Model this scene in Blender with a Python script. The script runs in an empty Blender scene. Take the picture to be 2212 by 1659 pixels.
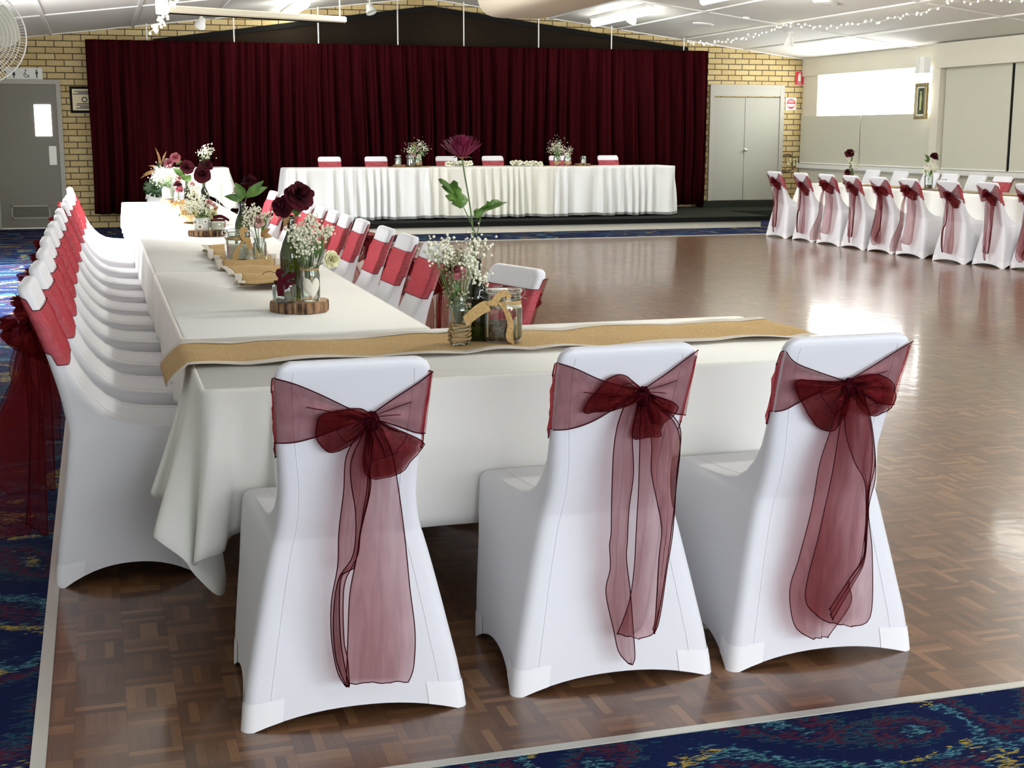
import bpy, math, random
from mathutils import Vector, Matrix
PI = math.pi
rnd = random.Random(7)
SC = bpy.context.scene
COL = SC.collection

# ---------------------------------------------------------------- camera
FPX, EYE = 2930.0, 1.47
PITCH = math.atan((829.5-289.0)/FPX)
YAW = math.atan((1106-205.0)/(FPX/math.cos(PITCH)))
_cp, _sp = math.cos(PITCH), math.sin(PITCH)
CF = Vector((math.sin(YAW)*_cp, math.cos(YAW)*_cp, -_sp))
CR = Vector((math.cos(YAW), -math.sin(YAW), 0))
CU = CR.cross(CF)
CO = Vector((0, 0, EYE))
cam_d = bpy.data.cameras.new('camera')
cam_d.sensor_width = 36.0
cam_d.lens = FPX/2212*36.0
cam_d.clip_end = 200
cam = bpy.data.objects.new('camera', cam_d)
COL.objects.link(cam)
cam.location = CO
cam.rotation_euler = (PI/2-PITCH, 0, -YAW)
SC.camera = cam

def ray(x, y): return CF*FPX + CR*(x-1106) + CU*(829.5-y)
def on_y(x, y, Y):
    r = ray(x, y); return CO + r*(Y/r.y)
def on_x(x, y, X):
    r = ray(x, y); return CO + r*(X/r.x)
def on_z(x, y, z):
    r = ray(x, y); return CO + r*((z-EYE)/r.z)
def ceil_z(X): return 2.928+.1201*(X+.966) if X < 5.296 else 2.797+.125*(12.36-X)

# ---------------------------------------------------------------- materials
def mat(name, col, rough=.5, **k):
    m = bpy.data.materials.new(name); m.use_nodes = True
    b = m.node_tree.nodes['Principled BSDF']
    b.inputs['Base Color'].default_value = (*col, 1)
    b.inputs['Roughness'].default_value = rough
    for a, v in k.items():
        n = a.replace('_', ' ')
        if n in b.inputs: b.inputs[n].default_value = v
    return m
def nodes(m): return m.node_tree.nodes, m.node_tree.links, m.node_tree.nodes['Principled BSDF']
def N(nt, t, **k):
    n = nt.new(t)
    for a, v in k.items(): setattr(n, a, v)
    return n
def bump(m, scale, strength, dist=.01, detail=3, stretch=None):
    nt, lk, b = nodes(m)
    tc = N(nt, 'ShaderNodeTexCoord'); mp = N(nt, 'ShaderNodeMapping')
    if stretch: mp.inputs['Scale'].default_value = stretch
    no = N(nt, 'ShaderNodeTexNoise'); no.inputs['Scale'].default_value = scale; no.inputs['Detail'].default_value = detail
    bp = N(nt, 'ShaderNodeBump'); bp.inputs['Strength'].default_value = strength; bp.inputs['Distance'].default_value = dist
    lk.new(tc.outputs['Object'], mp.inputs['Vector']); lk.new(mp.outputs[0], no.inputs['Vector'])
    lk.new(no.outputs['Fac'], bp.inputs['Height']); lk.new(bp.outputs[0], b.inputs['Normal'])
    return m
def vary(m, c1, c2, scale, stretch=None, detail=4, lo=.35, hi=.65, coord='Object'):
    nt, lk, b = nodes(m)
    tc = N(nt, 'ShaderNodeTexCoord'); mp = N(nt, 'ShaderNodeMapping')
    if stretch: mp.inputs['Scale'].default_value = stretch
    no = N(nt, 'ShaderNodeTexNoise'); no.inputs['Scale'].default_value = scale; no.inputs['Detail'].default_value = detail
    cr = N(nt, 'ShaderNodeValToRGB')
    cr.color_ramp.elements[0].position = lo; cr.color_ramp.elements[0].color = (*c1, 1)
    cr.color_ramp.elements[1].position = hi; cr.color_ramp.elements[1].color = (*c2, 1)
    lk.new(tc.outputs[coord], mp.inputs['Vector']); lk.new(mp.outputs[0], no.inputs['Vector'])
    lk.new(no.outputs['Fac'], cr.inputs[0]); lk.new(cr.outputs[0], b.inputs['Base Color'])
    return m
def emis(name, col, s):
    m = mat(name, (0, 0, 0), .5)
    b = m.node_tree.nodes['Principled BSDF']
    b.inputs['Emission Color'].default_value = (*col, 1); b.inputs['Emission Strength'].default_value = s
    return m
def sheer(name, col, tcol, fac, gloss=.12, streak=None, amt=0):
    """thin woven veil: light passes between threads, the threads scatter and shine a little"""
    m = bpy.data.materials.new(name); m.use_nodes = True
    nt, lk = m.node_tree.nodes, m.node_tree.links; nt.clear()
    out = N(nt, 'ShaderNodeOutputMaterial')
    tr = N(nt, 'ShaderNodeBsdfTransparent'); tr.inputs[0].default_value = (*tcol, 1)
    df = N(nt, 'ShaderNodeBsdfDiffuse'); df.inputs[0].default_value = (*col, 1)
    tl = N(nt, 'ShaderNodeBsdfTranslucent'); tl.inputs[0].default_value = (*col, 1)
    gl = N(nt, 'ShaderNodeBsdfGlossy'); gl.inputs[0].default_value = (min(1, col[0]*2+.2), col[1]*2+.06, col[2]*2+.06, 1); gl.inputs['Roughness'].default_value = .45
    a = N(nt, 'ShaderNodeMixShader'); a.inputs[0].default_value = .5
    g = N(nt, 'ShaderNodeMixShader'); g.inputs[0].default_value = gloss
    mx = N(nt, 'ShaderNodeMixShader')
    lw = N(nt, 'ShaderNodeLayerWeight'); lw.inputs[0].default_value = .35
    ma = N(nt, 'ShaderNodeMath', operation='MULTIPLY_ADD'); ma.inputs[1].default_value = (1-fac)*.5; ma.inputs[2].default_value = fac
    lk.new(lw.outputs['Facing'], ma.inputs[0])
    if streak:
        tc = N(nt, 'ShaderNodeTexCoord'); mp = N(nt, 'ShaderNodeMapping'); mp.inputs['Scale'].default_value = streak
        no = N(nt, 'ShaderNodeTexNoise'); no.inputs['Scale'].default_value = 1; no.inputs['Detail'].default_value = 3; no.inputs['Distortion'].default_value = 1.2
        lk.new(tc.outputs['Object'], mp.inputs[0]); lk.new(mp.outputs[0], no.inputs['Vector'])
        m1 = N(nt, 'ShaderNodeMapRange'); m1.inputs['From Min'].default_value = .35; m1.inputs['From Max'].default_value = .68; m1.inputs['To Min'].default_value = -amt*.5; m1.inputs['To Max'].default_value = amt
        ad = N(nt, 'ShaderNodeMath', operation='ADD', use_clamp=True); lk.new(no.outputs['Fac'], m1.inputs['Value'])
        lk.new(ma.outputs[0], ad.inputs[0]); lk.new(m1.outputs[0], ad.inputs[1]); ma = ad
    lk.new(ma.outputs[0], mx.inputs[0])
    lk.new(df.outputs[0], a.inputs[1]); lk.new(tl.outputs[0], a.inputs[2])
    lk.new(a.outputs[0], g.inputs[1]); lk.new(gl.outputs[0], g.inputs[2])
    lk.new(tr.outputs[0], mx.inputs[1]); lk.new(g.outputs[0], mx.inputs[2])
    lk.new(mx.outputs[0], out.inputs[0])
    return m
def thin_glass(name, tcol, base=.06):
    m = bpy.data.materials.new(name); m.use_nodes = True
    nt, lk = m.node_tree.nodes, m.node_tree.links; nt.clear()
    out = N(nt, 'ShaderNodeOutputMaterial')
    tr = N(nt, 'ShaderNodeBsdfTransparent'); tr.inputs[0].default_value = (*tcol, 1)
    gl = N(nt, 'ShaderNodeBsdfGlossy'); gl.inputs['Roughness'].default_value = .04; gl.inputs[0].default_value = (.95, 1, .97, 1)
    lw = N(nt, 'ShaderNodeLayerWeight'); lw.inputs[0].default_value = .25
    ma = N(nt, 'ShaderNodeMath', operation='MULTIPLY_ADD'); ma.inputs[1].default_value = .75; ma.inputs[2].default_value = base
    mx = N(nt, 'ShaderNodeMixShader')
    lk.new(lw.outputs['Fresnel'], ma.inputs[0]); lk.new(ma.outputs[0], mx.inputs[0])
    lk.new(tr.outputs[0], mx.inputs[1]); lk.new(gl.outputs[0], mx.inputs[2]); lk.new(mx.outputs[0], out.inputs[0])
    return m

M = {}
M['cover'] = bump(mat('chair_cover_white', (.76, .765, .81), .6), 5, .2, .01, 2)
M['pocket'] = mat('cover_pocket_white', (.86, .86, .89), .6)
M['frame_metal'] = mat('frame_metal', (.35, .33, .3), .4, Metallic=.8)
M['cloth'] = bump(mat('table_linen', (.87, .87, .83), .75), 2.2, .25, .012, 2)
M['cloth_flat'] = bump(mat('table_linen_creased', (.86, .86, .82), .75), 1.6, .35, .012, 2, (.5, 4, 1))
M['org1'] = sheer('organza_single', (.17, .014, .018), (.84, .66, .67), .27, streak=(30, 30, 5), amt=.10)
M['org2'] = sheer('organza_gathered', (.21, .012, .014), (.76, .50, .51), .18, streak=(40, 20, 30), amt=.30)
M['org3'] = sheer('organza_band', (.46, .05, .065), (.88, .50, .53), .38, streak=(10, 10, 40), amt=.12)
M['org_edge'] = sheer('organza_hem', (.06, .004, .012), (.5, .1, .15), .85, .05)
M['burg_ribbon'] = mat('burgundy_satin', (.055, .004, .009), .8, Specular_IOR_Level=.1)
M['burlap'] = bump(vary(mat('burlap', (.42, .26, .1), .95), (.42, .27, .10), (.56, .38, .17), 140), 300, .5, .003)
M['lace'] = bump(mat('lace', (.62, .57, .5), .9), 150, .5, .004)
M['bark'] = bump(vary(mat('bark', (.1, .05, .03), .95), (.030, .014, .008), (.40, .23, .12), 60, (1, 1, .12)), 70, 1, .02, 4, (1, 1, .15))
M['wood_face'] = vary(mat('cut_wood', (.5, .33, .18), .7), (.40, .25, .13), (.58, .40, .22), 25)
M['glass'] = thin_glass('clear_glass', (.93, .96, .94))
M['green_glass'] = thin_glass('green_bottle_glass', (.15, .19, .035), .07)
M['dark_glass'] = thin_glass('dark_bottle_glass', (.10, .13, .05), .05)
M['metal'] = mat('wire_metal', (.6, .6, .6), .3, Metallic=1)
M['white_metal'] = mat('white_enamel', (.75, .75, .70), .4)
M['peony'] = vary(mat('burgundy_petals', (.10, .015, .03), .95, Specular_IOR_Level=.12), (.040, .006, .010), (.10, .013, .022), 30)
M['rose'] = vary(mat('dusty_rose_petals', (.5, .12, .16), .7), (.35, .06, .09), (.65, .22, .25), 40)
M['blush'] = vary(mat('blush_petals', (.7, .42, .38), .7), (.55, .25, .25), (.8, .58, .5), 50)
M['cream'] = mat('cream_petals', (.82, .80, .52), .7)
M['whitefl'] = mat('white_blossom', (.86, .86, .70), .8)
M['dryfl'] = vary(mat('dried_blossom', (.45, .4, .25), .9), (.2, .15, .07), (.6, .58, .38), 60)
M['mum'] = mat('magenta_petals', (.20, .006, .05), .6)
M['leaf'] = vary(mat('green_leaf', (.07, .16, .02), .5), (.04, .11, .012), (.12, .24, .04), 18)
M['leaf_dark'] = mat('dark_green_leaf', (.02, .06, .015), .4)
M['stem'] = mat('green_stem', (.10, .17, .05), .6)
M['autumn'] = vary(mat('autumn_leaf', (.35, .17, .06), .7), (.22, .1, .03), (.5, .3, .12), 25)
M['twine'] = mat('jute_twine', (.42, .28, .13), .95)
M['potpourri'] = bump(vary(mat('jar_filling', (.1, .06, .04), .9), (.03, .02, .018), (.22, .13, .08), 60), 80, 1, .01)
M['wax'] = mat('candle_wax', (.82, .8, .7), .5)
M['heart'] = bump(mat('white_felt_heart', (.82, .80, .70), .9), 60, .4, .004)
M['paint_cream'] = mat('cream_paint', (.66, .63, .52), .6)
M['paint_grey'] = mat('grey_door_paint', (.19, .18, .15), .6)
M['paint_door2'] = mat('pale_grey_door_paint', (.34, .335, .285), .6)
M['frame_grey'] = mat('door_frame_paint', (.36, .35, .30), .5)
M['ceiling'] = bump(mat('ceiling_board', (.74, .73, .68), .85), 80, .1, .003)
M['batten'] = mat('batten_white', (.76, .76, .72), .6)
M['black'] = mat('black_paint', (.008, .008, .007), .8, Specular_IOR_Level=.12)
M['dark_panel'] = vary(mat('dark_stained_panel', (.02, .014, .009), .9, Specular_IOR_Level=.1), (.014, .009, .006), (.026, .018, .010), .5)
M['stage_top'] = mat('charcoal_stage_carpet', (.022, .025, .019), 1, Specular_IOR_Level=.05)
M['alu'] = mat('aluminium_trim', (.55, .55, .5), .45, Metallic=.3)
M['white'] = mat('white_plastic', (.8, .8, .76), .5)
M['signred'] = mat('sign_red', (.6, .02, .03), .5)
M['signblack'] = mat('sign_black', (.01, .01, .01), .5)
M['signwhite'] = mat('sign_white', (.72, .75, .70), .5)
M['gold'] = mat('gold_frame', (.35, .27, .12), .4, Metallic=.5)
M['parch'] = mat('certificate_paper', (.75, .66, .42), .6)
M['tube'] = emis('lit_fluorescent_tube', (1, 1, .92), 9)
M['fairy'] = emis('lit_fairy_bulb', (1, .93, .66), 9)
M['pane'] = emis('daylight_behind_pane', (1, 1, 1), 3.0)
M['pane2'] = emis('bright_window_daylight', (1, 1, .98), 9.0)
M['blind'] = bump(mat('roller_blind', (.55, .54, .44), .9), 400, .1, .002)
M['duct'] = mat('duct_paint', (.60, .53, .40), .7)
M['velvet'] = vary(mat('burgundy_velvet', (.05, .004, .012), 1, Specular_IOR_Level=0), (.022, .0022, .0034), (.036, .0038, .0056), 3, (4, 4, .2))
M['voile'] = bump(mat('skirt_voile', (.80, .81, .80), .8), 60, .1, .003)
M['voile2'] = bump(mat('cream_skirt_voile', (.80, .795, .715), .8), 60, .1, .003)
M['voile_hem'] = sheer('voile_hem', (.75, .75, .72), (.85, .86, .88), .55, .02)
M['wallpaint'] = mat('hall_wall_paint', (.6, .6, .56), .7)
M['silver'] = mat('jar_lid_silver', (.7, .7, .66), .3, Metallic=1)

def make_parquet():
    m = mat('mosaic_parquet', (.2, .1, .05), .32, Specular_IOR_Level=.35, Coat_Weight=.42, Coat_Roughness=.10)
    nt, lk, b = nodes(m)
    tc = N(nt, 'ShaderNodeTexCoord'); sp = N(nt, 'ShaderNodeSeparateXYZ'); lk.new(tc.outputs['Object'], sp.inputs[0])
    def ma(op, a, c=None):
        n = N(nt, 'ShaderNodeMath', operation=op)
        if isinstance(a, (int, float)): n.inputs[0].default_value = a
        else: lk.new(a, n.inputs[0])
        if c is not None:
            if isinstance(c, (int, float)): n.inputs[1].default_value = c
            else: lk.new(c, n.inputs[1])
        return n.outputs[0]
    C = .128
    x = ma('DIVIDE', sp.outputs[0], C); y = ma('DIVIDE', sp.outputs[1], C)
    cx = ma('FLOOR', x); cy = ma('FLOOR', y); fx = ma('FRACT', x); fy = ma('FRACT', y)
    par = ma('FLOORED_MODULO', ma('ADD', cx, cy), 2.0)
    ipar = ma('SUBTRACT', 1.0, par)
    s = ma('ADD', ma('MULTIPLY', fx, par), ma('MULTIPLY', fy, ipar))
    o = ma('ADD', ma('MULTIPLY', fy, par), ma('MULTIPLY', fx, ipar))
    s5 = ma('MULTIPLY', s, 5.0); st = ma('FLOOR', s5); sf = ma('FRACT', s5)
    cb = N(nt, 'ShaderNodeCombineXYZ'); lk.new(cx, cb.inputs[0]); lk.new(cy, cb.inputs[1]); lk.new(st, cb.inputs[2])
    wn = N(nt, 'ShaderNodeTexWhiteNoise', noise_dimensions='3D'); lk.new(cb.outputs[0], wn.inputs['Vector'])
    cr = N(nt, 'ShaderNodeValToRGB'); e = cr.color_ramp
    e.elements[0].position = 0; e.elements[0].color = (.105, .048, .024, 1)
    e.elements[1].position = 1; e.elements[1].color = (.26, .135, .065, 1)
    k = e.elements.new(.55); k.color = (.155, .072, .034, 1)
    k = e.elements.new(.85); k.color = (.205, .098, .044, 1)
    lk.new(wn.outputs['Value'], cr.inputs[0])
    cb2 = N(nt, 'ShaderNodeCombineXYZ'); lk.new(ma('MULTIPLY', s, 14.0), cb2.inputs[0]); lk.new(ma('ADD', ma('MULTIPLY', o, 1.2), ma('MULTIPLY', cx, 7.3)), cb2.inputs[1]); lk.new(ma('MULTIPLY', cy, 5.1), cb2.inputs[2])
    no = N(nt, 'ShaderNodeTexNoise'); no.inputs['Scale'].default_value = 3.0; lk.new(cb2.outputs[0], no.inputs['Vector'])
    big = N(nt, 'ShaderNodeTexNoise'); big.inputs['Scale'].default_value = .9; lk.new(tc.outputs['Object'], big.inputs['Vector'])
    e1 = ma('LESS_THAN', sf, .05); e2 = ma('LESS_THAN', o, .012)
    edge = ma('MAXIMUM', e1, e2)
    br = ma('ADD', ma('MULTIPLY', no.outputs['Fac'], .5), ma('ADD', ma('MULTIPLY', big.outputs['Fac'], .5), .5))
    br = ma('MULTIPLY', br, ma('SUBTRACT', 1.0, ma('MULTIPLY', edge, .45)))
    mx = N(nt, 'ShaderNodeVectorMath', operation='SCALE'); lk.new(cr.outputs[0], mx.inputs[0]); lk.new(br, mx.inputs['Scale'])
    lk.new(mx.outputs[0], b.inputs['Base Color'])
    bn = N(nt, 'ShaderNodeTexNoise'); bn.inputs['Scale'].default_value = 9; lk.new(tc.outputs['Object'], bn.inputs['Vector'])
    bp = N(nt, 'ShaderNodeBump'); bp.inputs['Strength'].default_value = .10; bp.inputs['Distance'].default_value = .01
    hh = ma('ADD', bn.outputs['Fac'], ma('MULTIPLY', wn.outputs['Value'], .35))
    lk.new(hh, bp.inputs['Height']); lk.new(bp.outputs[0], b.inputs['Normal']); lk.new(bp.outputs[0], b.inputs['Coat Normal'])
    return m
M['parquet'] = make_parquet()

def make_carpet():
    m = mat('swirl_carpet', (.02, .03, .1), 1, Specular_IOR_Level=.05)
    nt, lk, b = nodes(m)
    tc = N(nt, 'ShaderNodeTexCoord')
    w = N(nt, 'ShaderNodeTexNoise'); w.inputs['Scale'].default_value = 1.3; w.inputs['Detail'].default_value = 1
    sc = N(nt, 'ShaderNodeVectorMath', operation='MULTIPLY_ADD'); sc.inputs[1].default_value = (1.1, 1.1, 0)
    lk.new(tc.outputs['Object'], w.inputs['Vector']); lk.new(w.outputs['Color'], sc.inputs[0]); lk.new(tc.outputs['Object'], sc.inputs[2])
    vo = N(nt, 'ShaderNodeTexVoronoi', feature='SMOOTH_F1', voronoi_dimensions='2D'); vo.inputs['Scale'].default_value = 1.5; vo.inputs['Smoothness'].default_value = .6
    lk.new(sc.outputs[0], vo.inputs['Vector'])
    grit = N(nt, 'ShaderNodeTexNoise'); grit.inputs['Scale'].default_value = 90; grit.inputs['Detail'].default_value = 2
    mp = N(nt, 'ShaderNodeMapping'); mp.inputs['Scale'].default_value = (.35, 1.2, 1)
    lk.new(tc.outputs['Object'], mp.inputs[0]); lk.new(mp.outputs[0], grit.inputs['Vector'])
    def ma(op, a, c, d=None):
        n = N(nt, 'ShaderNodeMath', operation=op)
        for i, v in enumerate((a, c, d)):
            if v is None: continue
            if isinstance(v, (int, float)): n.inputs[i].default_value = v
            else: lk.new(v, n.inputs[i])
        return n.outputs[0]
    t = ma('MULTIPLY_ADD', grit.outputs['Fac'], .34, vo.outputs['Distance'])
    t = ma('MULTIPLY', t, 2.6)
    fr = ma('FRACT', t, 0)
    cr = N(nt, 'ShaderNodeValToRGB'); e = cr.color_ramp
    e.elements[0].position = 0; e.elements[0].color = (.006, .012, .055, 1)
    e.elements[1].position = 1; e.elements[1].color = (.006, .010, .045, 1)
    for p, c in ((.38, (.006, .012, .06)), (.47, (.015, .05, .10)), (.52, (.11, .30, .33)), (.57, (.015, .05, .10)), (.66, (.006, .010, .045)), (.75, (.008, .014, .06)), (.82, (.11, .015, .022)), (.88, (.02, .012, .04)), (.94, (.02, .08, .12))):
        k = e.elements.new(p); k.color = (*c, 1)
    lk.new(fr, cr.inputs[0])
    # yellow crests in a few of the swirls
    w2 = N(nt, 'ShaderNodeTexNoise'); w2.inputs['Scale'].default_value = 2.3; lk.new(sc.outputs[0], w2.inputs['Vector'])
    yl = ma('MULTIPLY', ma('GREATER_THAN', w2.outputs['Fac'], .52), ma('COMPARE', fr, .5, .045))
    mx = N(nt, 'ShaderNodeMix', data_type='RGBA'); mx.inputs['B'].default_value = (.38, .27, .05, 1)
    lk.new(yl, mx.inputs['Factor']); lk.new(cr.outputs[0], mx.inputs['A'])
    lk.new(mx.outputs['Result'], b.inputs['Base Color'])
    bp = N(nt, 'ShaderNodeBump'); bp.inputs['Strength'].default_value = .5; bp.inputs['Distance'].default_value = .006
    g2 = N(nt, 'ShaderNodeTexNoise'); g2.inputs['Scale'].default_value = 260; lk.new(tc.outputs['Object'], g2.inputs['Vector'])
    lk.new(g2.outputs['Fac'], bp.inputs['Height']); lk.new(bp.outputs[0], b.inputs['Normal'])
    return m
M['carpet'] = make_carpet()

def make_brick():
    m = mat('cream_brick', (.5, .4, .2), .85)
    nt, lk, b = nodes(m)
    tc = N(nt, 'ShaderNodeTexCoord'); sp = N(nt, 'ShaderNodeSeparateXYZ'); cb = N(nt, 'ShaderNodeCombineXYZ')
    lk.new(tc.outputs['Object'], sp.inputs[0]); lk.new(sp.outputs[0], cb.inputs[0]); lk.new(sp.outputs[2], cb.inputs[1])
    br = N(nt, 'ShaderNodeTexBrick'); br.offset = .5
    br.inputs['Color1'].default_value = (.50, .37, .165, 1); br.inputs['Color2'].default_value = (.58, .46, .225, 1)
    br.inputs['Mortar'].default_value = (.075, .058, .03, 1)
    br.inputs['Scale'].default_value = 1; br.inputs['Mortar Size'].default_value = .008; br.inputs['Mortar Smooth'].default_value = .15
    br.inputs['Brick Width'].default_value = .265; br.inputs['Row Height'].default_value = .096; br.inputs['Bias'].default_value = 0
    lk.new(cb.outputs[0], br.inputs['Vector'])
    no = N(nt, 'ShaderNodeTexNoise'); no.inputs['Scale'].default_value = 30; lk.new(cb.outputs[0], no.inputs['Vector'])
    mu = N(nt, 'ShaderNodeMath', operation='MULTIPLY_ADD'); mu.inputs[1].default_value = .5; mu.inputs[2].default_value = .75; lk.new(no.outputs['Fac'], mu.inputs[0])
    vs = N(nt, 'ShaderNodeVectorMath', operation='SCALE'); lk.new(br.outputs['Color'], vs.inputs[0]); lk.new(mu.outputs[0], vs.inputs['Scale'])
    lk.new(vs.outputs[0], b.inputs['Base Color'])
    bp = N(nt, 'ShaderNodeBump'); bp.invert = True; bp.inputs['Strength'].default_value = .6; bp.inputs['Distance'].default_value = .01
    lk.new(br.outputs['Fac'], bp.inputs['Height']); lk.new(bp.outputs[0], b.inputs['Normal'])
    return m
M['brick'] = make_brick()

# ---------------------------------------------------------------- mesh builder
class MB:
    def __init__(s): s.v = []; s.f = []; s.mi = []; s.cur = 0
    def mat(s, i): s.cur = i; return s
    def add(s, vs, fs):
        o = len(s.v); s.v += [tuple(p) for p in vs]
        for f in fs: s.f.append(tuple(i+o for i in f)); s.mi.append(s.cur)
    def grid(s, rows, closed=False, flip=False):
        n = len(rows[0]); vs = [p for r in rows for p in r]; fs = []
        for i in range(len(rows)-1):
            for j in range(n if closed else n-1):
                a, b_, c, d = i*n+j, i*n+(j+1) % n, (i+1)*n+(j+1) % n, (i+1)*n+j
                fs.append((d, c, b_, a) if flip else (a, b_, c, d))
        s.add(vs, fs); return s
    def ngon(s, pts): s.add(pts, [tuple(range(len(pts)))]); return s
    def box(s, x0, x1, y0, y1, z0, z1):
        s.add([(x0, y0, z0), (x1, y0, z0), (x1, y1, z0), (x0, y1, z0), (x0, y0, z1), (x1, y0, z1), (x1, y1, z1), (x0, y1, z1)],
              [(3, 2, 1, 0), (4, 5, 6, 7), (0, 1, 5, 4), (1, 2, 6, 5), (2, 3, 7, 6), (3, 0, 4, 7)]); return s
    def bbox(s, x0, x1, y0, y1, z0, z1, r=.004):
        """box with chamfered edges"""
        X, Y, Z = (x0, x1), (y0, y1), (z0, z1)
        def ring(z, i):
            return [(x0+i, y0+i+r, z), (x0+i+r, y0+i, z), (x1-i-r, y0+i, z), (x1-i, y0+i+r, z), (x1-i, y1-i-r, z), (x1-i-r, y1-i, z), (x0+i+r, y1-i, z), (x0+i, y1-i-r, z)]
        rows = [ring(z0, r), ring(z0+r, 0), ring(z1-r, 0), ring(z1, r)]
        s.grid(rows, True); s.ngon(rows[3]); s.ngon(rows[0][::-1]); return s
    def lathe(s, prof, c=(0, 0, 0), n=24, axis=None):
        rows = []
        for r, z in prof:
            rows.append([(c[0]+r*math.cos(2*PI*k/n), c[1]+r*math.sin(2*PI*k/n), c[2]+z) for k in range(n)])
        s.grid(rows, True)
        if prof[0][0] > 1e-5: s.ngon(rows[0][::-1])
        if prof[-1][0] > 1e-5: s.ngon(rows[-1])
        return s
    def tube(s, pts, r, n=6, cap=True):
        pts = [Vector(p) for p in pts]; rows = []
        up = Vector((0, 0, 1)); prev = None
        for i, p in enumerate(pts):
            t = (pts[min(i+1, len(pts)-1)]-pts[max(i-1, 0)])
            if t.length < 1e-9: t = Vector((0, 0, 1))
            t.normalize()
            if prev is None:
                a = t.cross(up if abs(t.z) < .9 else Vector((1, 0, 0)))
            else:
                a = prev - t*prev.dot(t)
            if a.length < 1e-6: a = t.orthogonal()
            a.normalize(); prev = a; b_ = t.cross(a)
            rr = r[i] if isinstance(r, (list, tuple)) else r
            rows.append([p+(a*math.cos(2*PI*k/n)+b_*math.sin(2*PI*k/n))*rr for k in range(n)])
        s.grid(rows, True)
        if cap: s.ngon(rows[0][::-1]); s.ngon(rows[-1])
        return s
    def ball(s, c, r, n=8, m=6, sx=1, sy=1, sz=1):
        rows = []
        for i in range(1, m):
            a = PI*i/m
            rows.append([(c[0]+sx*r*math.sin(a)*math.cos(2*PI*k/n), c[1]+sy*r*math.sin(a)*math.sin(2*PI*k/n), c[2]-sz*r*math.cos(a)) for k in range(n)])
        o = len(s.v); s.grid(rows, True)
        s.add([(c[0], c[1], c[2]-sz*r)]+rows[0], [(0, (k+1) % n+1, k+1) for k in range(n)])
        s.add([(c[0], c[1], c[2]+sz*r)]+rows[-1], [(0, k+1, (k+1) % n+1) for k in range(n)])
        return s
    def octa(s, c, r):
        x, y, z = c
        s.add([(x+r, y, z), (x-r, y, z), (x, y+r, z), (x, y-r, z), (x, y, z+r), (x, y, z-r)],
              [(0, 2, 4), (2, 1, 4), (1, 3, 4), (3, 0, 4), (2, 0, 5), (1, 2, 5), (3, 1, 5), (0, 3, 5)]); return s
    def mesh(s, name, mats, smooth=True):
        me = bpy.data.meshes.new(name); me.from_pydata(s.v, [], s.f)
        for m in (mats if isinstance(mats, (list, tuple)) else [mats]): me.materials.append(M[m] if isinstance(m, str) else m)
        me.polygons.foreach_set('material_index', s.mi)
        me.polygons.foreach_set('use_smooth', [smooth]*len(s.f))
        me.update(); return me
    def obj(s, name, mats, parent=None, smooth=True, auto=True):
        me = s.mesh(name, mats, smooth)
        if smooth and auto:
            try: me.set_sharp_from_angle(angle=math.radians(42))
            except Exception: pass
        o = bpy.data.objects.new(name, me); COL.objects.link(o)
        if parent is not None: o.parent = parent
        return o

def tag(o, label, cat, group=None):
    o['label'] = label; o['category'] = cat
    if group: o['group'] = group
    return o
def thing(name, label, cat, loc=(0, 0, 0), rz=0, group=None):
    o = bpy.data.objects.new(name, None); COL.objects.link(o); o.empty_display_size = .1
    o.location = loc; o.rotation_euler = (0, 0, rz)
    return tag(o, label, cat, group)
def struct(o): o['kind'] = 'structure'; return o
def copy_tree(o, parent=None, kids=None):
    c = o.copy(); COL.objects.link(c); c.parent = parent
    for ch in [x for x in SC_CH.get(o.name, [])]: copy_tree(ch, c)
    return c
SC_CH = {}
def index_children(root):
    SC_CH[root.name] = list(root.children)
    for c in root.children: index_children(c)

# ================================================================= THE ROOM
FX0 = -.19
g = MB().box(FX0, 12.3, 2.93, 18.3, -.05, 0); struct(g.obj('floor', 'parquet', smooth=False))
g = MB()
g.box(-1.9, FX0-.035, -3.2, 22.6, -.05, .004); g.box(FX0-.035, 12.4, -3.2, 2.90, -.05, .004); g.box(FX0-.035, 12.4, 18.335, 22.6, -.05, .004)
struct(g.obj('floor_carpet', 'carpet', smooth=False))
g = MB().box(FX0-.035, FX0, 2.9, 18.335, -.05, .007); struct(g.obj('trim_1', 'alu', smooth=False))
g = MB().box(FX0, 12.3, 2.90, 2.93, -.05, .007); struct(g.obj('trim_2', 'alu', smooth=False))
g = MB().box(FX0, 12.3, 18.3, 18.335, -.05, .007); struct(g.obj('trim_3', 'alu', smooth=False))
# back wall: gabled brick
WY = 22.6
def gable(mb, x0, x1, y0, y1, z0, top):
    xs = sorted({x0, x1, min(max(5.296, x0), x1)})
    P = [(x, top(x)) for x in xs]
    fr = [(x0, y0, z0), (x1, y0, z0)] + [(x, y0, z) for x, z in P[::-1]]
    bk = [(x, y1, z) for x, _, z in fr]
    n = len(fr); mb.ngon(fr); mb.ngon(bk[::-1])
    for i in range(n):
        j = (i+1) % n; mb.add([fr[i], bk[i], bk[j], fr[j]], [(0, 1, 2, 3)])
    return mb
struct(gable(MB(), -1.9, 12.5, WY, WY+.2, -.05, lambda x: ceil_z(x)+.05).obj('wall_back', 'brick', smooth=False))
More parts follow.
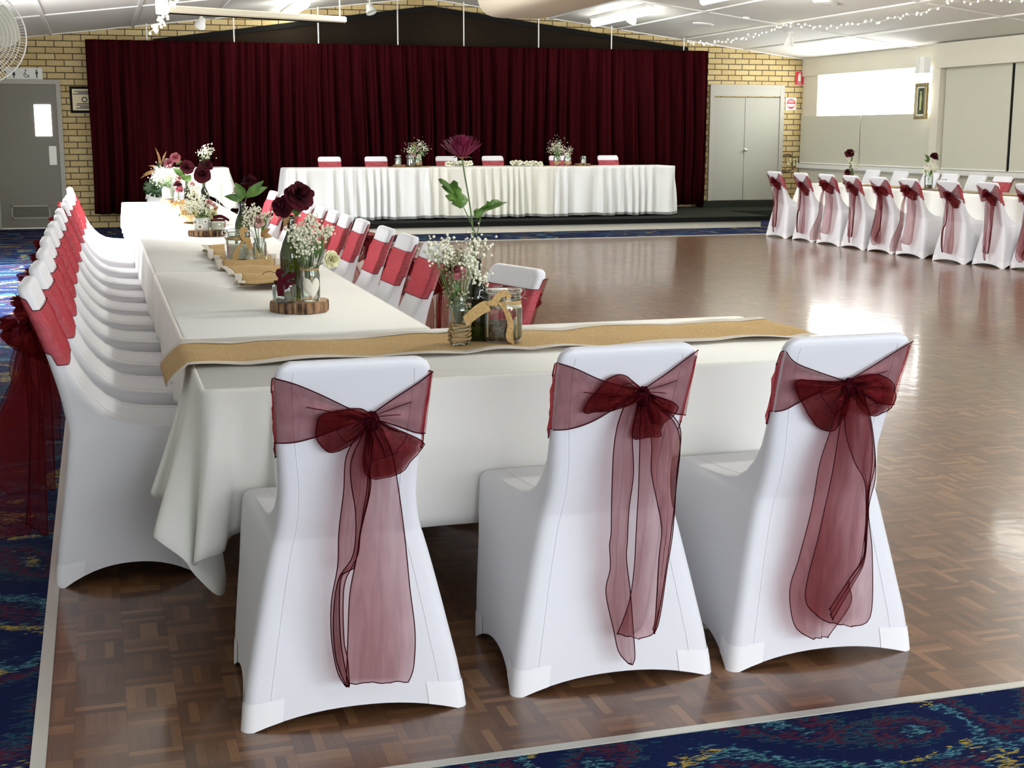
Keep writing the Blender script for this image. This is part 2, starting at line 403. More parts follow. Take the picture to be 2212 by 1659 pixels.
# ceiling: two slopes
def slope(x0, x1, y0, y1, off, th):
    a, b_ = ceil_z(x0)+off, ceil_z(x1)+off
    return MB().add([(x0, y0, a), (x1, y0, b_), (x1, y1, b_), (x0, y1, a), (x0, y0, a+th), (x1, y0, b_+th), (x1, y1, b_+th), (x0, y1, a+th)],
                    [(3, 2, 1, 0), (4, 5, 6, 7), (0, 1, 5, 4), (1, 2, 6, 5), (2, 3, 7, 6), (3, 0, 4, 7)])
def MBslopes(lst):
    m = MB()
    for x0, x1, y0, y1, off, th in lst:
        a, b_ = ceil_z(x0)+off, ceil_z(x1)+off
        m.add([(x0, y0, a), (x1, y0, b_), (x1, y1, b_), (x0, y1, a), (x0, y0, a+th), (x1, y0, b_+th), (x1, y1, b_+th), (x0, y1, a+th)],
              [(3, 2, 1, 0), (4, 5, 6, 7), (0, 1, 5, 4), (1, 2, 6, 5), (2, 3, 7, 6), (3, 0, 4, 7)])
    return m
struct(MBslopes([(-1.9, 5.296, -3.2, WY+.1, 0, .1), (5.296, 12.5, -3.2, WY+.1, 0, .1)]).obj('ceiling', 'ceiling', smooth=False))
k = 4
for X in (7.5, 8.72, 9.95, 11.17, 3.1, 1.88, .65, -.57):
    struct(MBslopes([(X-.025, X+.025, 8, WY, -.018, .02)]).obj('trim_%d' % k, 'batten', smooth=False)); k += 1
for Y in (19.0, 15.3, 22.58):
    struct(MBslopes([(-1.8, 5.296, Y-.03, Y+.02, -.016, .02), (5.296, 12.36, Y-.03, Y+.02, -.016, .02)]).obj('trim_%d' % k, 'batten', smooth=False)); k += 1
# left wall with a tall glazed opening
LX = -1.8
g = MB()
OY0, OY1, OZ = 11.2, 16.6, 2.45
g.box(LX-.15, LX, -3.2, OY0, -.05, 2.9); g.box(LX-.15, LX, OY1, WY, -.05, 2.9); g.box(LX-.15, LX, OY0, OY1, OZ, 2.9)
struct(g.obj('wall_left', 'wallpaint', smooth=False))
g = MB()
for i in range(4):
    y = OY0+.03+i*(OY1-OY0-.06)/3
    g.box(LX-.1, LX-.05, y-.03, y+.03, 0, OZ)
g.box(LX-.1, LX-.05, OY0, OY1, OZ-.06, OZ); g.box(LX-.1, LX-.05, OY0, OY1, 0, .05)
struct(g.obj('window_1', 'white_metal', smooth=False))
# wall behind the camera, its wide opening added to let the rear fill in
g = MB()
g.box(-1.9, .2, -3.3, -3.15, -.05, 3.1); g.box(9.2, 12.5, -3.3, -3.15, -.05, 3.2); g.box(.2, 9.2, -3.3, -3.15, -.05, .7); 
gable(g, .2, 9.2, -3.3, -3.15, 2.5, lambda x: ceil_z(x)+.05)
struct(g.obj('wall_front', 'wallpaint', smooth=False))
# right wall: window strip with roller blinds
RX = 12.36
wz0, wz1 = 1.78, 2.50
wy0, wy1 = on_x(1979, 200, RX).y-.5, on_x(1766, 200, RX).y
g = MB()
g.box(RX, RX+.15, -3.2, wy0, -.05, 2.9); g.box(RX, RX+.15, wy1, WY+.2, -.05, 2.9)
g.box(RX, RX+.15, wy0, wy1, -.05, wz0); g.box(RX, RX+.15, wy0, wy1, wz1, 2.9)
struct(g.obj('wall_right', 'paint_cream', smooth=False))
g = MB().box(RX+.06, RX+.07, wy0, wy1, wz0, wz1)
struct(g.obj('window_2', 'pane2', smooth=False))
# pelmet above, post, sill
PY = on_x(2020, 250, RX-.1).y
g = MB().box(RX-.035, RX, PY+.08, WY, 2.49, 2.80); struct(g.obj('trim_%d' % k, 'paint_cream', smooth=False)); k += 1
g = MB().box(RX-.20, RX, 6, PY-.08, 2.44, 2.80); struct(g.obj('trim_%d' % k, 'paint_cream', smooth=False)); k += 1
g = MB().box(RX-.12, RX, PY-.10, PY+.10, 0, 2.80); struct(g.obj('trim_%d' % k, 'paint_cream', smooth=False)); k += 1
SZ = on_x(1760, 378, RX).z
g = MB().box(RX-.10, RX, 6, WY, .86, .93); struct(g.obj('trim_%d' % k, 'batten', smooth=False)); k += 1
g = MB().box(RX-.05, RX, 6, WY, 0, .12); struct(g.obj('baseboard_right', 'batten', smooth=False))
def blind(y0, y1, z0, z1, label):
    t = thing('roller_blind', label, 'blind', (RX-.03, (y0+y1)/2, z0), 0, 'roller blinds along the window wall')
    h = (y1-y0)/2-.012
    MB().box(-.004, .004, -h, h, 0, z1-z0).obj('fabric', 'blind', t, False)
    MB().tube([(0, -h, .0), (0, h, .0)], .012, 8).obj('bottom_bar', 'white', t)
ymid = on_x(1860, 320, RX).y
blind(ymid, WY-.02, .95, wz0, 'cream roller blind under the bright window, nearest the brick corner')
blind(PY+.12, ymid, .95, wz0, 'cream roller blind under the bright window, beside the grey post')
ys = on_x(2188, 250, RX).y
blind(ys+.02, PY-.12, .95, 2.46, 'long beige roller blind right of the framed portrait')
blind(ys-3.2, ys-.02, .95, 2.46, 'beige roller blind past the black slit at the right edge')
MB().box(RX-.02, RX-.005, ys-.03, ys+.03, .95, 2.46).obj('trim_%d' % k, 'black', smooth=False)['kind'] = 'structure'; k += 1

# stage
SY = 19.72; STZ = .178
g = MB().box(.95, 10.12, SY, WY, 0, .105); struct(g.obj('stage', 'paint_cream', smooth=False))
g = MB().box(.93, 10.24, SY-.06, WY, .105, STZ); o = struct(g.obj('stage_deck', 'black', smooth=False))
g = MB().box(.94, 10.23, SY+.0, WY, STZ, STZ+.003); struct(g.obj('stage_carpet', 'stage_top', smooth=False))
g = MB().box(10.24, 12.3, 21.2, WY, 0, STZ); struct(g.obj('landing', 'stage_top', smooth=False))
g = MB().box(10.30, 12.1, 22.3, WY, STZ, .283); struct(g.obj('door_step', 'stage_top', smooth=False))
# gabled dark panel over the curtain
def ptop(x):
    x0, z0 = .95, 2.90; xp, zp = 5.4, 3.52; x1, z1 = 10.05, 2.93
    return z0+(zp-z0)*(x-x0)/(xp-x0) if x < xp else zp+(z1-zp)*(x-xp)/(x1-xp)
g = MB(); P = [(.95, ptop(.95)), (5.4, ptop(5.4)), (10.05, ptop(10.05))]
fr = [(.95, WY-.03, 2.5), (10.05, WY-.03, 2.5)]+[(x, WY-.03, z) for x, z in P[::-1]]
bk = [(x, WY, z) for x, _, z in fr]
g.ngon(fr); g.ngon(bk[::-1])
for i in range(5):
    j = (i+1) % 5; g.add([fr[i], bk[i], bk[j], fr[j]], [(0, 1, 2, 3)])
struct(g.obj('wall_gable_panel', 'dark_panel', smooth=False))
g = MB()
for (xa, za), (xb, zb) in ((P[0], P[1]), (P[1], P[2])):
    g.add([(xa, WY-.06, za-.05), (xb, WY-.06, zb-.05), (xb, WY-.06, zb+.03), (xa, WY-.06, za+.03), (xa, WY, za-.05), (xb, WY, zb-.05), (xb, WY, zb+.03), (xa, WY, za+.03)],
          [(0, 1, 2, 3), (7, 6, 5, 4), (4, 5, 1, 0), (3, 2, 6, 7), (0, 3, 7, 4), (2, 1, 5, 6)])
struct(g.obj('trim_%d' % k, 'black', smooth=False)); k += 1

# doors
def framed(mb, x0, x1, z0, z1, w=.07, y=WY, d=.05):
    mb.box(x0, x0+w, y-d, y, z0, z1); mb.box(x1-w, x1, y-d, y, z0, z1); mb.box(x0+w, x1-w, y-d, y, z1-w, z1); return mb
dx1 = on_y(137, 300, WY).x
g = framed(MB(), dx1-1.05, dx1, 0, on_y(100, 172, WY).z); fr1 = struct(g.obj('door_1', 'frame_grey', smooth=False))
dz = on_y(100, 172, WY).z-.07
MB().bbox(dx1-.98, dx1-.07, WY-.035, WY-.005, .03, dz).obj('door_leaf', 'paint_grey', fr1, False)
def yrect(x0, y0, x1, y1, Y):
    a, b_ = on_y(x0, y1, Y), on_y(x1, y0, Y); return a.x, b_.x, a.z, b_.z
a = yrect(77, 226, 109, 294, WY-.04)
MB().bbox(a[0], a[1], WY-.045, WY-.03, a[2], a[3], .003).obj('vision_pane', 'pane', fr1, False)
a = yrect(107, 315, 122, 357, WY-.04)
MB().bbox(a[0], a[1], WY-.045, WY-.03, a[2], a[3], .006).obj('push_plate', 'alu', fr1, False)
a = yrect(26, 443, 108, 473, WY-.04); g = MB()
g.box(a[0], a[1], WY-.05, WY-.03, a[3]-.02, a[3]); g.box(a[0], a[1], WY-.05, WY-.03, a[2], a[2]+.02)
g.box(a[0], a[0]+.02, WY-.05, WY-.03, a[2], a[3]); g.box(a[1]-.02, a[1], WY-.05, WY-.03, a[2], a[3])
for i in range(9):
    z = a[2]+.025+i*(a[3]-a[2]-.04)/9
    g.add([(a[0], WY-.036, z+.012), (a[1], WY-.036, z+.012), (a[1], WY-.048, z), (a[0], WY-.048, z)], [(0, 1, 2, 3), (3, 2, 1, 0)])
g.obj('vent_grille', 'frame_grey', fr1, False)
MB().box(dx1-.98, dx1-.07, WY-.04, WY-.02, .008, .028).obj('door_seal', 'white', fr1, False)
e0, e1 = on_y(1530, 300, WY).x, on_y(1689, 300, WY).x; ez = on_y(1688, 184, WY).z
g = framed(MB(), e0, e1, .28, ez, .08); fr2 = struct(g.obj('door_2', 'frame_grey', smooth=False))
MB().box(e0+.08, e1-.08, WY-.045, WY-.005, ez-.20, ez-.075).obj('transom', 'frame_grey', fr2, False)
em = on_y(1606, 300, WY).x
for xa, xb in ((e0+.08, em-.003), (em+.003, e1-.08)):
    d = MB().bbox(xa, xb, WY-.032, WY-.005, .285, ez-.225).obj('door_leaf', 'paint_door2', fr2, False)
kp = on_y(1610, 324, WY-.05)
kn = MB().lathe([(.0, 0), (.028, .002), (.028, .008), (.012, .012), (.012, .03), (.027, .035), (.030, .05), (.022, .062), (0, .065)], n=16).obj('door_knob', 'silver', fr2); kn.location = (kp.x, WY-.032, kp.z); kn.rotation_euler = (PI/2, 0, 0)

# signs on the brick
def plate(name, label, cat, x0, y0, x1, y1, m, Y=WY, d=.012):
    a, b_ = on_y(x0, y1, Y), on_y(x1, y0, Y); cx, cz = (a.x+b_.x)/2, (a.z+b_.z)/2
    t = thing(name, label, cat, (cx, Y, cz)); w, h = (b_.x-a.x)/2, (b_.z-a.z)/2
    MB().bbox(-w, w, -d, 0, -h, h, .003).obj('panel', m, t, False)
    return t, w, h
def disc(mb, cx, cz, r, y=-.014, n=20, a0=0, a1=2*PI):
    pts = [(cx+r*math.cos(a0+(a1-a0)*i/n), y, cz+r*math.sin(a0+(a1-a0)*i/n)) for i in range(n+1)]
    mb.ngon(pts); return mb
def flat(mb, pts, y=-.014): mb.ngon([(x, y, z) for x, z in pts]); return mb
t, w, h = plate('toilet_sign', 'grey toilet sign with woman, wheelchair and man symbols above the door', 'sign', 14, 147, 91, 171, 'signwhite')
g = MB(); s = h*.75
for cx in (-w*.58, w*.68):
    disc(g, cx, s*.78, s*.2)
    if cx > 0: flat(g, [(cx-s*.28, s*.5), (cx-s*.28, -s*.1), (cx-s*.15, -s*.1), (cx-s*.13, -s), (cx+s*.13, -s), (cx+s*.15, -s*.1), (cx+s*.28, -s*.1), (cx+s*.28, s*.5)])
    else: flat(g, [(cx-s*.15, s*.5), (cx-s*.4, -s*.4), (cx-s*.15, -s*.4), (cx-s*.12, -s), (cx+s*.12, -s), (cx+s*.15, -s*.4), (cx+s*.4, -s*.4), (cx+s*.15, s*.5)])
cx = w*.08; disc(g, cx, s*.8, s*.18)
for i in range(22):
    a0, a1 = math.radians(110+i*11), math.radians(110+(i+1)*11)
    flat(g, [(cx+s*.62*math.cos(a0)+s*.1, -s*.3+s*.62*math.sin(a0)), (cx+s*.62*math.cos(a1)+s*.1, -s*.3+s*.62*math.sin(a1)), (cx+s*.48*math.cos(a1)+s*.1, -s*.3+s*.48*math.sin(a1)), (cx+s*.48*math.cos(a0)+s*.1, -s*.3+s*.48*math.sin(a0))])
flat(g, [(cx-s*.08, s*.55), (cx-s*.02, -s*.25), (cx+s*.5, -s*.25), (cx+s*.8, -s*.85), (cx+s*.65, -s*.9), (cx+s*.38, -s*.38), (cx-s*.15, -s*.38), (cx-s*.22, s*.55)])
g.obj('symbol', 'signblack', t, False)
t, w, h = plate('framed_certificate', 'black framed cream certificate hanging half behind the curtain edge', 'picture', 153, 187, 212, 244, 'black', d=.03)
MB().box(-w+.035, w-.035, -.033, -.03, -h+.04, h-.04).obj('paper', 'parch', t, False)
g = MB()
for zz, ww in ((.62, .7), (.52, .45), (.42, .78), (-.3, .55), (-.42, .6), (-.54, .35), (-.64, .6)):
    g.box(-w*ww, w*ww, -.035, -.033, h*zz-.006, h*zz+.008)
for i in range(20):
    a0, a1 = 2*PI*i/20, 2*PI*(i+1)/20
    flat(g, [(.045*math.cos(a0), .045*math.sin(a0)), (.045*math.cos(a1), .045*math.sin(a1)), (.028*math.cos(a1), .028*math.sin(a1)), (.028*math.cos(a0), .028*math.sin(a0))], -.035)
g.obj('print', 'signblack', t, False)
def text(body, size, m, parent, loc, rot=(PI/2, 0, 0), name='lettering'):
    c = bpy.data.curves.new(name, 'FONT'); c.body = body; c.size = size; c.align_x = 'CENTER'; c.align_y = 'CENTER'; c.extrude = .0008
    o = bpy.data.objects.new('tmp', c); COL.objects.link(o); bpy.context.view_layer.update()
    me = bpy.data.meshes.new_from_object(o.evaluated_get(bpy.context.evaluated_depsgraph_get())); bpy.data.objects.remove(o); me.materials.clear(); me.materials.append(M[m]); o = bpy.data.objects.new(name, me); COL.objects.link(o); o.parent = parent; o.location = loc; o.rotation_euler = rot; return o
t, w, h = plate('extinguisher_sign', 'red fire extinguisher location sign high on the brick wall', 'sign', 1717, 154, 1736, 184, 'signred')
g = MB()
flat(g, [(-w*.38, -h*.45), (w*.32, -h*.45), (w*.32, h*.4), (w*.15, h*.58), (-w*.2, h*.58), (-w*.38, h*.4)]); flat(g, [(-w*.1, h*.58), (w*.1, h*.58), (w*.35, h*.78), (-w*.2, h*.72)])
for zz in (-.97, .92): g.box(-w, w, -.0135, -.012, h*zz, h*(zz+.05))
g.obj('symbol', 'signwhite', t, False)
text('FIRE', h*.34, 'signwhite', t, (0, -.014, -h*.7))
t, w, h = plate('round_notice', 'white square notice with red and white round emblem on brick wall', 'sign', 1696, 211, 1720, 238, 'signwhite')
g = MB(); disc(g, 0, 0, w*.82, -.014, 20, 0, PI); disc(g, 0, 0, w*.82, -.014, 12, math.radians(215), math.radians(325))
for i in range(24):
    a0, a1 = PI+PI*i/24, PI+PI*(i+1)/24
    flat(g, [(w*.82*math.cos(a0), w*.82*math.sin(a0)), (w*.82*math.cos(a1), w*.82*math.sin(a1)), (w*.74*math.cos(a1), w*.74*math.sin(a1)), (w*.74*math.cos(a0), w*.74*math.sin(a0))], -.0145)
g.obj('emblem', 'signred', t, False)
g = MB()
for zz, ww in ((.5, .35), (.3, .5), (-.15, .5), (-.3, .45)): g.box(-w*ww, w*ww, -.016, -.0145, h*zz-.006, h*zz+.006)
g.obj('print', 'white', t, False)

# portrait and speaker on the window wall post
def xplate(x0, y0, x1, y1, X):
    a, b_ = on_x(x0, y1, X), on_x(x1, y0, X)
    return (a.y+b_.y)/2, (a.z+b_.z)/2, abs(a.y-b_.y)/2, abs(b_.z-a.z)/2
XP = RX-.16
cy, cz, w, h = xplate(1976, 177, 2011, 259, XP)
# local +x of the picture runs towards the camera, its face towards the room
t = thing('framed_portrait', 'gold framed portrait of a figure in pale dress on the grey post', 'picture', (XP, cy, cz), -PI/2-.12)
h = h*.97; w = min(w, .32)
g = MB()
for a in ((-w, w, h-.05, h), (-w, w, -h, -h+.05), (-w, -w+.05, -h+.05, h-.05), (w-.05, w, -h+.05, h-.05)): g.bbox(a[0], a[1], -.05, 0, a[2], a[3], .006)
g.obj('frame', 'gold', t, False)
MB().box(-w+.05, w-.05, -.03, -.02, -h+.05, h-.05).obj('mat_board', 'white', t, False)
MB().box(-w*.52, w*.52, -.034, -.03, -h*.72, h*.72).obj('picture', vary(mat('portrait_ground', (.05, .07, .03), .6), (.012, .014, .014), (.10, .13, .05), 9), t, False)
g = MB()
flat(g, [(-w*.2, -h*.5), (w*.15, -h*.5), (w*.12, -h*.1), (w*.2, h*.15), (w*.1, h*.38), (-w*.1, h*.38), (-w*.2, h*.15), (-w*.15, -h*.1)], -.036); disc(g, 0, h*.47, w*.13, -.036)
g.obj('painted_figure', mat('portrait_dress', (.50, .55, .26), .6), t, False)
cy, cz, w, h = xplate(1978, 123, 2003, 160, XP-.05)
t = thing('wall_speaker', 'white wall speaker mounted above the framed portrait', 'speaker', (XP-.02, cy-.12, cz), -PI/2-.3)
g = MB(); w = .16; 
prof = [(-w, 0), (-w, -.10), (-w*.6, -.15), (w*.6, -.15), (w, -.10), (w, 0)]
g.grid([[(x, y, -h) for x, y in prof], [(x, y, h) for x, y in prof]], True); g.ngon([(x, y, h) for x, y in prof][::-1]); g.ngon([(x, y, -h) for x, y in prof])
g.obj('cabinet', 'white', t, False)
g = MB(); g.bbox(-w*.62, w*.2, -.158, -.15, -h*.95, h*.95); g.obj('grille', 'batten', t, False)
disc(MB(), -w*.5, -h*.8, .018, -.16).obj('badge', 'signblack', t, False)

# ceiling things
def batten_light(x, y, L, label):
    t = thing('fluorescent_light', label, 'ceiling light', (x, y, ceil_z(x)), 0, 'fluorescent battens on the ceiling')
    MB().bbox(-.07, .07, -L/2, L/2, -.05, .04, .01).obj('housing', 'white', t, False)
    MB().tube([(0, -L/2+.02, -.10), (0, L/2-.02, -.10)], .055, 12).obj('tube', 'tube', t)
batten_light(3.0, 21.3, 2.4, 'lit fluorescent batten on left slope behind the white screen case')
batten_light(7.93, 20.4, 2.4, 'lit fluorescent batten on right slope past the large duct')
batten_light(8.0, 16.3, 2.4, 'lit fluorescent batten at the top edge, right of the duct')
batten_light(3.0, 15.2, 2.4, 'lit fluorescent batten above the long table, left slope')
batten_light(9.7, 11.6, 2.4, 'lit fluorescent batten above the right dance floor edge')
def spot(x, y, label, aim=-.5):
    t = thing('spotlight', label, 'spotlight', (x, y, ceil_z(x)), 0, 'small white spotlights on the ceiling')
    MB().lathe([(.05, 0), (.05, -.02), (.012, -.025), (.012, -.09), (0, -.09)], n=14).obj('mount', 'white', t)
    h_ = MB().lathe([(0, .06), (.05, .05), (.055, .0), (.075, -.04), (.085, -.09), (.07, -.085), (0, -.07)], n=16).obj('lamp_head', 'white', t)
    h_.location = (0, 0, -.13); h_.rotation_euler = (aim, aim*.6, 0)
spot(7.95, 19.9, 'white spotlight in front of the lit right batten', .5)
spot(10.45, 19.6, 'globe-like white spotlight hanging at the fairy light junction', .1)
spot(4.25, 21.8, 'white spotlight near the ridge above the curtain', -.4)
spot(1.6, 21.2, 'white spotlight below the white screen case', .6)
def vent(x, y, r, label):
    t = MB().lathe([(r, .0), (r, -.012), (r*.8, -.03), (r*.5, -.02), (0, -.035)], n=20).obj('ceiling_vent', 'white')
    t.location = (x, y, ceil_z(x)); t.rotation_euler = (0, .125, 0); tag(t, label, 'vent', 'round ceiling fittings')
vent(9.3, 20.3, .17, 'flat round ceiling fitting right of the lit right batten')
vent(9.3, 16.5, .16, 'flat round ceiling fitting at top edge over the dance floor')
vent(9.35, 18.9, .05, 'tiny round sensor on the ceiling near the spotlight')
# ridge duct
g = MB(); rows = []
DY0, DY1 = 2.0, 17.6; n = 26
cxd, wd = 5.42, .58
def dsec(y, s):
    pts = []
    for i in range(n+1):
        a = PI*i/n
        ex, ez = math.cos(a), math.sin(a)
        sx = math.copysign(abs(ex)**.42, ex); sz = abs(ez)**.42
        pts.append((cxd-wd*s*sx, y, 3.62-.66*s*sz))
    return pts
yy = DY0
while yy < DY1:
    rows.append(dsec(yy, 1.0)); rows.append(dsec(yy+.04, .985)); yy += .08
rows.append(dsec(DY1, .97)); rows.append(dsec(DY1+.05, .85))
g.grid(rows); g.ngon(rows[-1]); g.ngon(rows[0][::-1])
tag(g.obj('ridge_duct', 'duct'), 'large ribbed beige air duct running along the ceiling ridge', 'duct')
# projection screen case
pa, pb = on_y(347, 18, 12.6), on_y(744, 43, 15.0)
t = thing('screen_case', 'long white roll-up screen case hung diagonally under the left ceiling', 'screen case', pa)
d = Vector(pb)-Vector(pa); L = d.length; hz = math.atan2(d.y, d.x)
ax = Matrix.Rotation(hz, 4, 'Z') @ Matrix.Rotation(-math.atan2(d.z, math.hypot(d.x, d.y)), 4, 'Y')
o = MB().bbox(0, L, -.035, .035, -.032, .032, .012).obj('case', 'paint_cream', t, False); o.matrix_local = ax
o = MB().bbox(-.02, .06, -.045, .045, -.05, .07, .008).obj('end_bracket', 'white', t, False); o.matrix_local = ax
o = MB().tube([(0, .0, -.038), (L, 0, -.038)], .008, 6).obj('bottom_bar', 'black', t); o.matrix_local = ax
for f_ in (.03, .97):
    p = d*f_; zt = ceil_z(pa.x+p.x)-pa.z
    MB().tube([p, (p.x, p.y, zt)], .008, 6).obj('hanger', 'white', t)

# curtain track on droppers
t = thing('curtain_track', 'white curtain track hung on thin rods in front of the stage', 'curtain track', (5.1, 22.31, 2.86))
MB().box(-5.15, 5.15, -.02, .02, -.03, .0).obj('rail', 'white', t, False)
for px in (318, 507, 690, 862, 1005, 1167, 1325, 1482):
    X = on_y(px, 90, 22.22).x
    MB().tube([(X-5.1, 0, 0), (X-5.1, 0, ceil_z(X)-2.86)], .011, 8).obj('dropper', 'white', t)

def curtain(x0, x1, label, seed, fold_at=None):
    r_ = random.Random(seed); n = int((x1-x0)/.012); rows = []
    # pleat rhythm: irregular wide folds made of accumulated phase
    ph = [0.0]; k1 = [r_.uniform(.75, 1.35) for _ in range(400)]
    for i in range(n):
        x = i/n*(x1-x0); ph.append(ph[-1]+k1[int(x/.25) % 400]*2*PI/.25*(x1-x0)/n)
    ph2 = [r_.uniform(-1, 1) for _ in range(2000)]
    Z = [2.885, 2.82, 2.70, 2.55, 2.35, 2.0, 1.5, 1.0, .6, .24]
    for z in Z:
        row = []; t_ = (2.84-z)/2.6
        for i in range(n+1):
            x = x0+(x1-x0)*i/n
            fine = .014*math.sin(ph[i]*3.0)*max(0, 1-t_*3)
            A = .04+.10*min(1, t_*2.2)
            sn = math.sin(ph[i]+.5*math.sin(t_*3+ph[i]*.07)); big = A*(1.7*abs(math.sin(ph[i]*.5+.25*math.sin(t_*3+ph[i]*.07)))**.7-1 + .30*math.sin(ph[i]*2.3+1+t_))
            sway = .03*math.sin(t_*3+x*1.3)*t_
            if fold_at:
                u = x-(fold_at[0]+(fold_at[1]-fold_at[0])*t_)
                big *= (1-.88*math.exp(-((u+.45)/.42)**2)*min(1, t_*2))
                big -= .12*math.exp(-(u/.05)**2)*min(1, t_*3)
            row.append((x+sway, 22.2-big+fine, z))
        rows.append(row)
    o = MB().grid(rows).obj('stage_curtain', 'velvet', auto=False)
    md = o.modifiers.new('thickness', 'SOLIDIFY'); md.thickness = .004
    return tag(o, label, 'curtain', 'stage curtains')
curtain(-.07, 5.02, 'left half of the dark burgundy stage curtain, hanging in pleats', 3, (1.15, 1.62))
curtain(4.95, 10.28, 'right half of the dark burgundy stage curtain, hanging in pleats', 5)
# fairy lights
def fairy(name, label, pts, n, jit, seed):
    r_ = random.Random(seed); P = [Vector(p) for p in pts]
    t = thing(name, label, 'string lights', P[0], 0, 'fairy light strings')
    tot = sum((P[i+1]-P[i]).length for i in range(len(P)-1)); seq = []; bl = []
    bm = MB().ball((0, 0, 0), .011, 6, 4).mesh('bulb', 'fairy')
    for i in range(n):
        s_ = tot*(i+.5)/n; j = 0
        while j < len(P)-2 and s_ > (P[j+1]-P[j]).length: s_ -= (P[j+1]-P[j]).length; j += 1
        p = P[j].lerp(P[j+1], min(1, s_/(P[j+1]-P[j]).length))-P[0]
        q = p+Vector([r_.uniform(-jit, jit) for _ in range(3)])
        seq += [p, q+Vector((0, 0, .014))]; bl.append(q)
    MB().tube(seq, .0022, 4).obj('wire', 'white', t)
    for q in bl:
        o = bpy.data.objects.new('bulb', bm); COL.objects.link(o); o.parent = t; o.location = q
def cpt(x, y, off):  # hung just under the ceiling
    r = ray(x, y)
    lo = .002
    for i in range(4000):
        p = CO+r*(lo+i*2e-6)
        if p.z >= ceil_z(p.x)-off: return p
    return p
fp = [cpt(1488, 92, .12), cpt(1540, 93, .2), cpt(1600, 84, .17), cpt(1660, 69, .1), cpt(1700, 52, .04)]
fairy('fairy_lights', 'warm fairy light string sagging from curtain end to the spotlight', fp, 38, .03, 1)
fp = [cpt(1702, 52, .04), cpt(1760, 57, .12), cpt(1830, 56, .15), cpt(1900, 46, .14), cpt(1990, 28, .1), cpt(2060, 4, .05), cpt(2130, 3, .08), cpt(2230, 5, .08)]
fairy('fairy_lights', 'warm fairy light string running from the spotlight to the right edge', fp, 48, .035, 2)
q = [on_y(x, y, 12.4) for x, y in ((395, -5), (372, 8), (352, 22), (348, 42), (338, 60), (328, 66), (345, 52), (375, 2))]
fairy('fairy_lights', 'bunched fairy lights dangling from the left end of screen case', q, 44, .03, 4)

# pedestal fan
FC = Vector((-.58, 8.0, 1.985))
t = thing('hanging_fan', 'white wire-caged fan hung at the left edge beyond the chairs', 'fan', (FC.x, FC.y+.12, 0))
MB().tube([(0, 0, 2.0), (0, 0, ceil_z(FC.x))], .014, 10).obj('drop_rod', 'white', t)
mo = MB().lathe([(0, 0), (.06, .01), (.07, .06), (.05, .16), (0, .17)], n=16).obj('motor', 'white', t)
mo.location = (0, -.06, 1.985); mo.rotation_euler = (PI/2+PI, 0, 0)
g = MB(); R_ = .252
for zz, rr in ((.0, .06), (.0, .08), (.0, .10), (.0, .12), (.0, .14), (.0, .16), (.0, .18), (.0, .2), (.0, .22), (.0, 1)):
    rad = R_ if rr == 1 else rr
    g.tube([(rad*math.cos(2*PI*i/48), -.12 - (.0 if rr == 1 else .04), rad*math.sin(2*PI*i/48)) for i in range(49)], .004 if rr == 1 else .002, 5)
for i in range(96):
    a = 2*PI*i/96
    for sg in (-1, 1):
        g.tube([(.03*math.cos(a), -.12+.055*sg, .03*math.sin(a)), (.16*math.cos(a), -.12+.05*sg, .16*math.sin(a)), (.235*math.cos(a), -.12+.03*sg, .235*math.sin(a)), (R_*math.cos(a), -.12, R_*math.sin(a))], .0011, 3, False)
o = g.obj('cage', 'white', t); o.location = (0, 0, 1.985)
for i in range(3):
    a = 2*PI*i/3+.4; rows = []
    for j in range(8):
        rr = .04+.18*j/7; w_ = .6+1.0*math.sin(PI*min(1, j/7*.8+.1))
        rows.append([(rr*math.cos(a+w_*(v-.5)), -.12+.02*(v-.5), rr*math.sin(a+w_*(v-.5))) for v in (0, .25, .5, .75, 1)])
    o = MB().grid(rows).obj('blade', mat('fan_blade', (.62, .60, .50), .5) if i == 0 else bpy.data.materials['fan_blade'], t); o.location = (0, 0, 1.985)

# ================================================================= CHAIRS
PROF = [  # z, y_rear, y_front, half width rear, half width front
    (0.00, .000, .490, .290, .265), (.05, .004, .500, .284, .262), (.12, .012, .52, .272, .255), (.20, .025, .545, .255, .245),
    (.28, .038, .570, .238, .234), (.36, .050, .600, .220, .225), (.41, .056, .618, .208, .218), (.44, .060, .628, .200, .214),
    (.455, .061, .630, .196, .209), (.464, .062, .625, .193, .200), (.470, .062, .600, .191, .190), (.474, .062, .50, .190, .186), (.479, .061, .40, .189, .184),
    (.486, .060, .31, .187, .183), (.50, .058, .240, .184, .181), (.53, .052, .185, .179, .177), (.57, .045, .142, .176, .174), (.62, .033, .105, .176, .174),
    (.67, .020, .078, .178, .176), (.72, .006, .056, .181, .179), (.77, -.010, .036, .184, .182), (.82, -.028, .018, .187, .185),
    (.86, -.043, -.002, .189, .187), (.895, -.057, -.016, .190, .188), (.915, -.065, -.023, .187, .185), (.928, -.069, -.027, .180, .178), (.937, -.068, -.032, .166, .166), (.941, -.060, -.040, .155, .155)]
def lerp(a, b_, t): return a+(b_-a)*t
def prof(z):
    for i in range(len(PROF)-1):
        if z <= PROF[i+1][0]:
            a, b_ = PROF[i], PROF[i+1]; t = max(0, (z-a[0])/(b_[0]-a[0]))
            return [lerp(a[k], b_[k], t) for k in range(5)]
    return list(PROF[-1])
NS, NC = 14, 4   # points per side and per corner
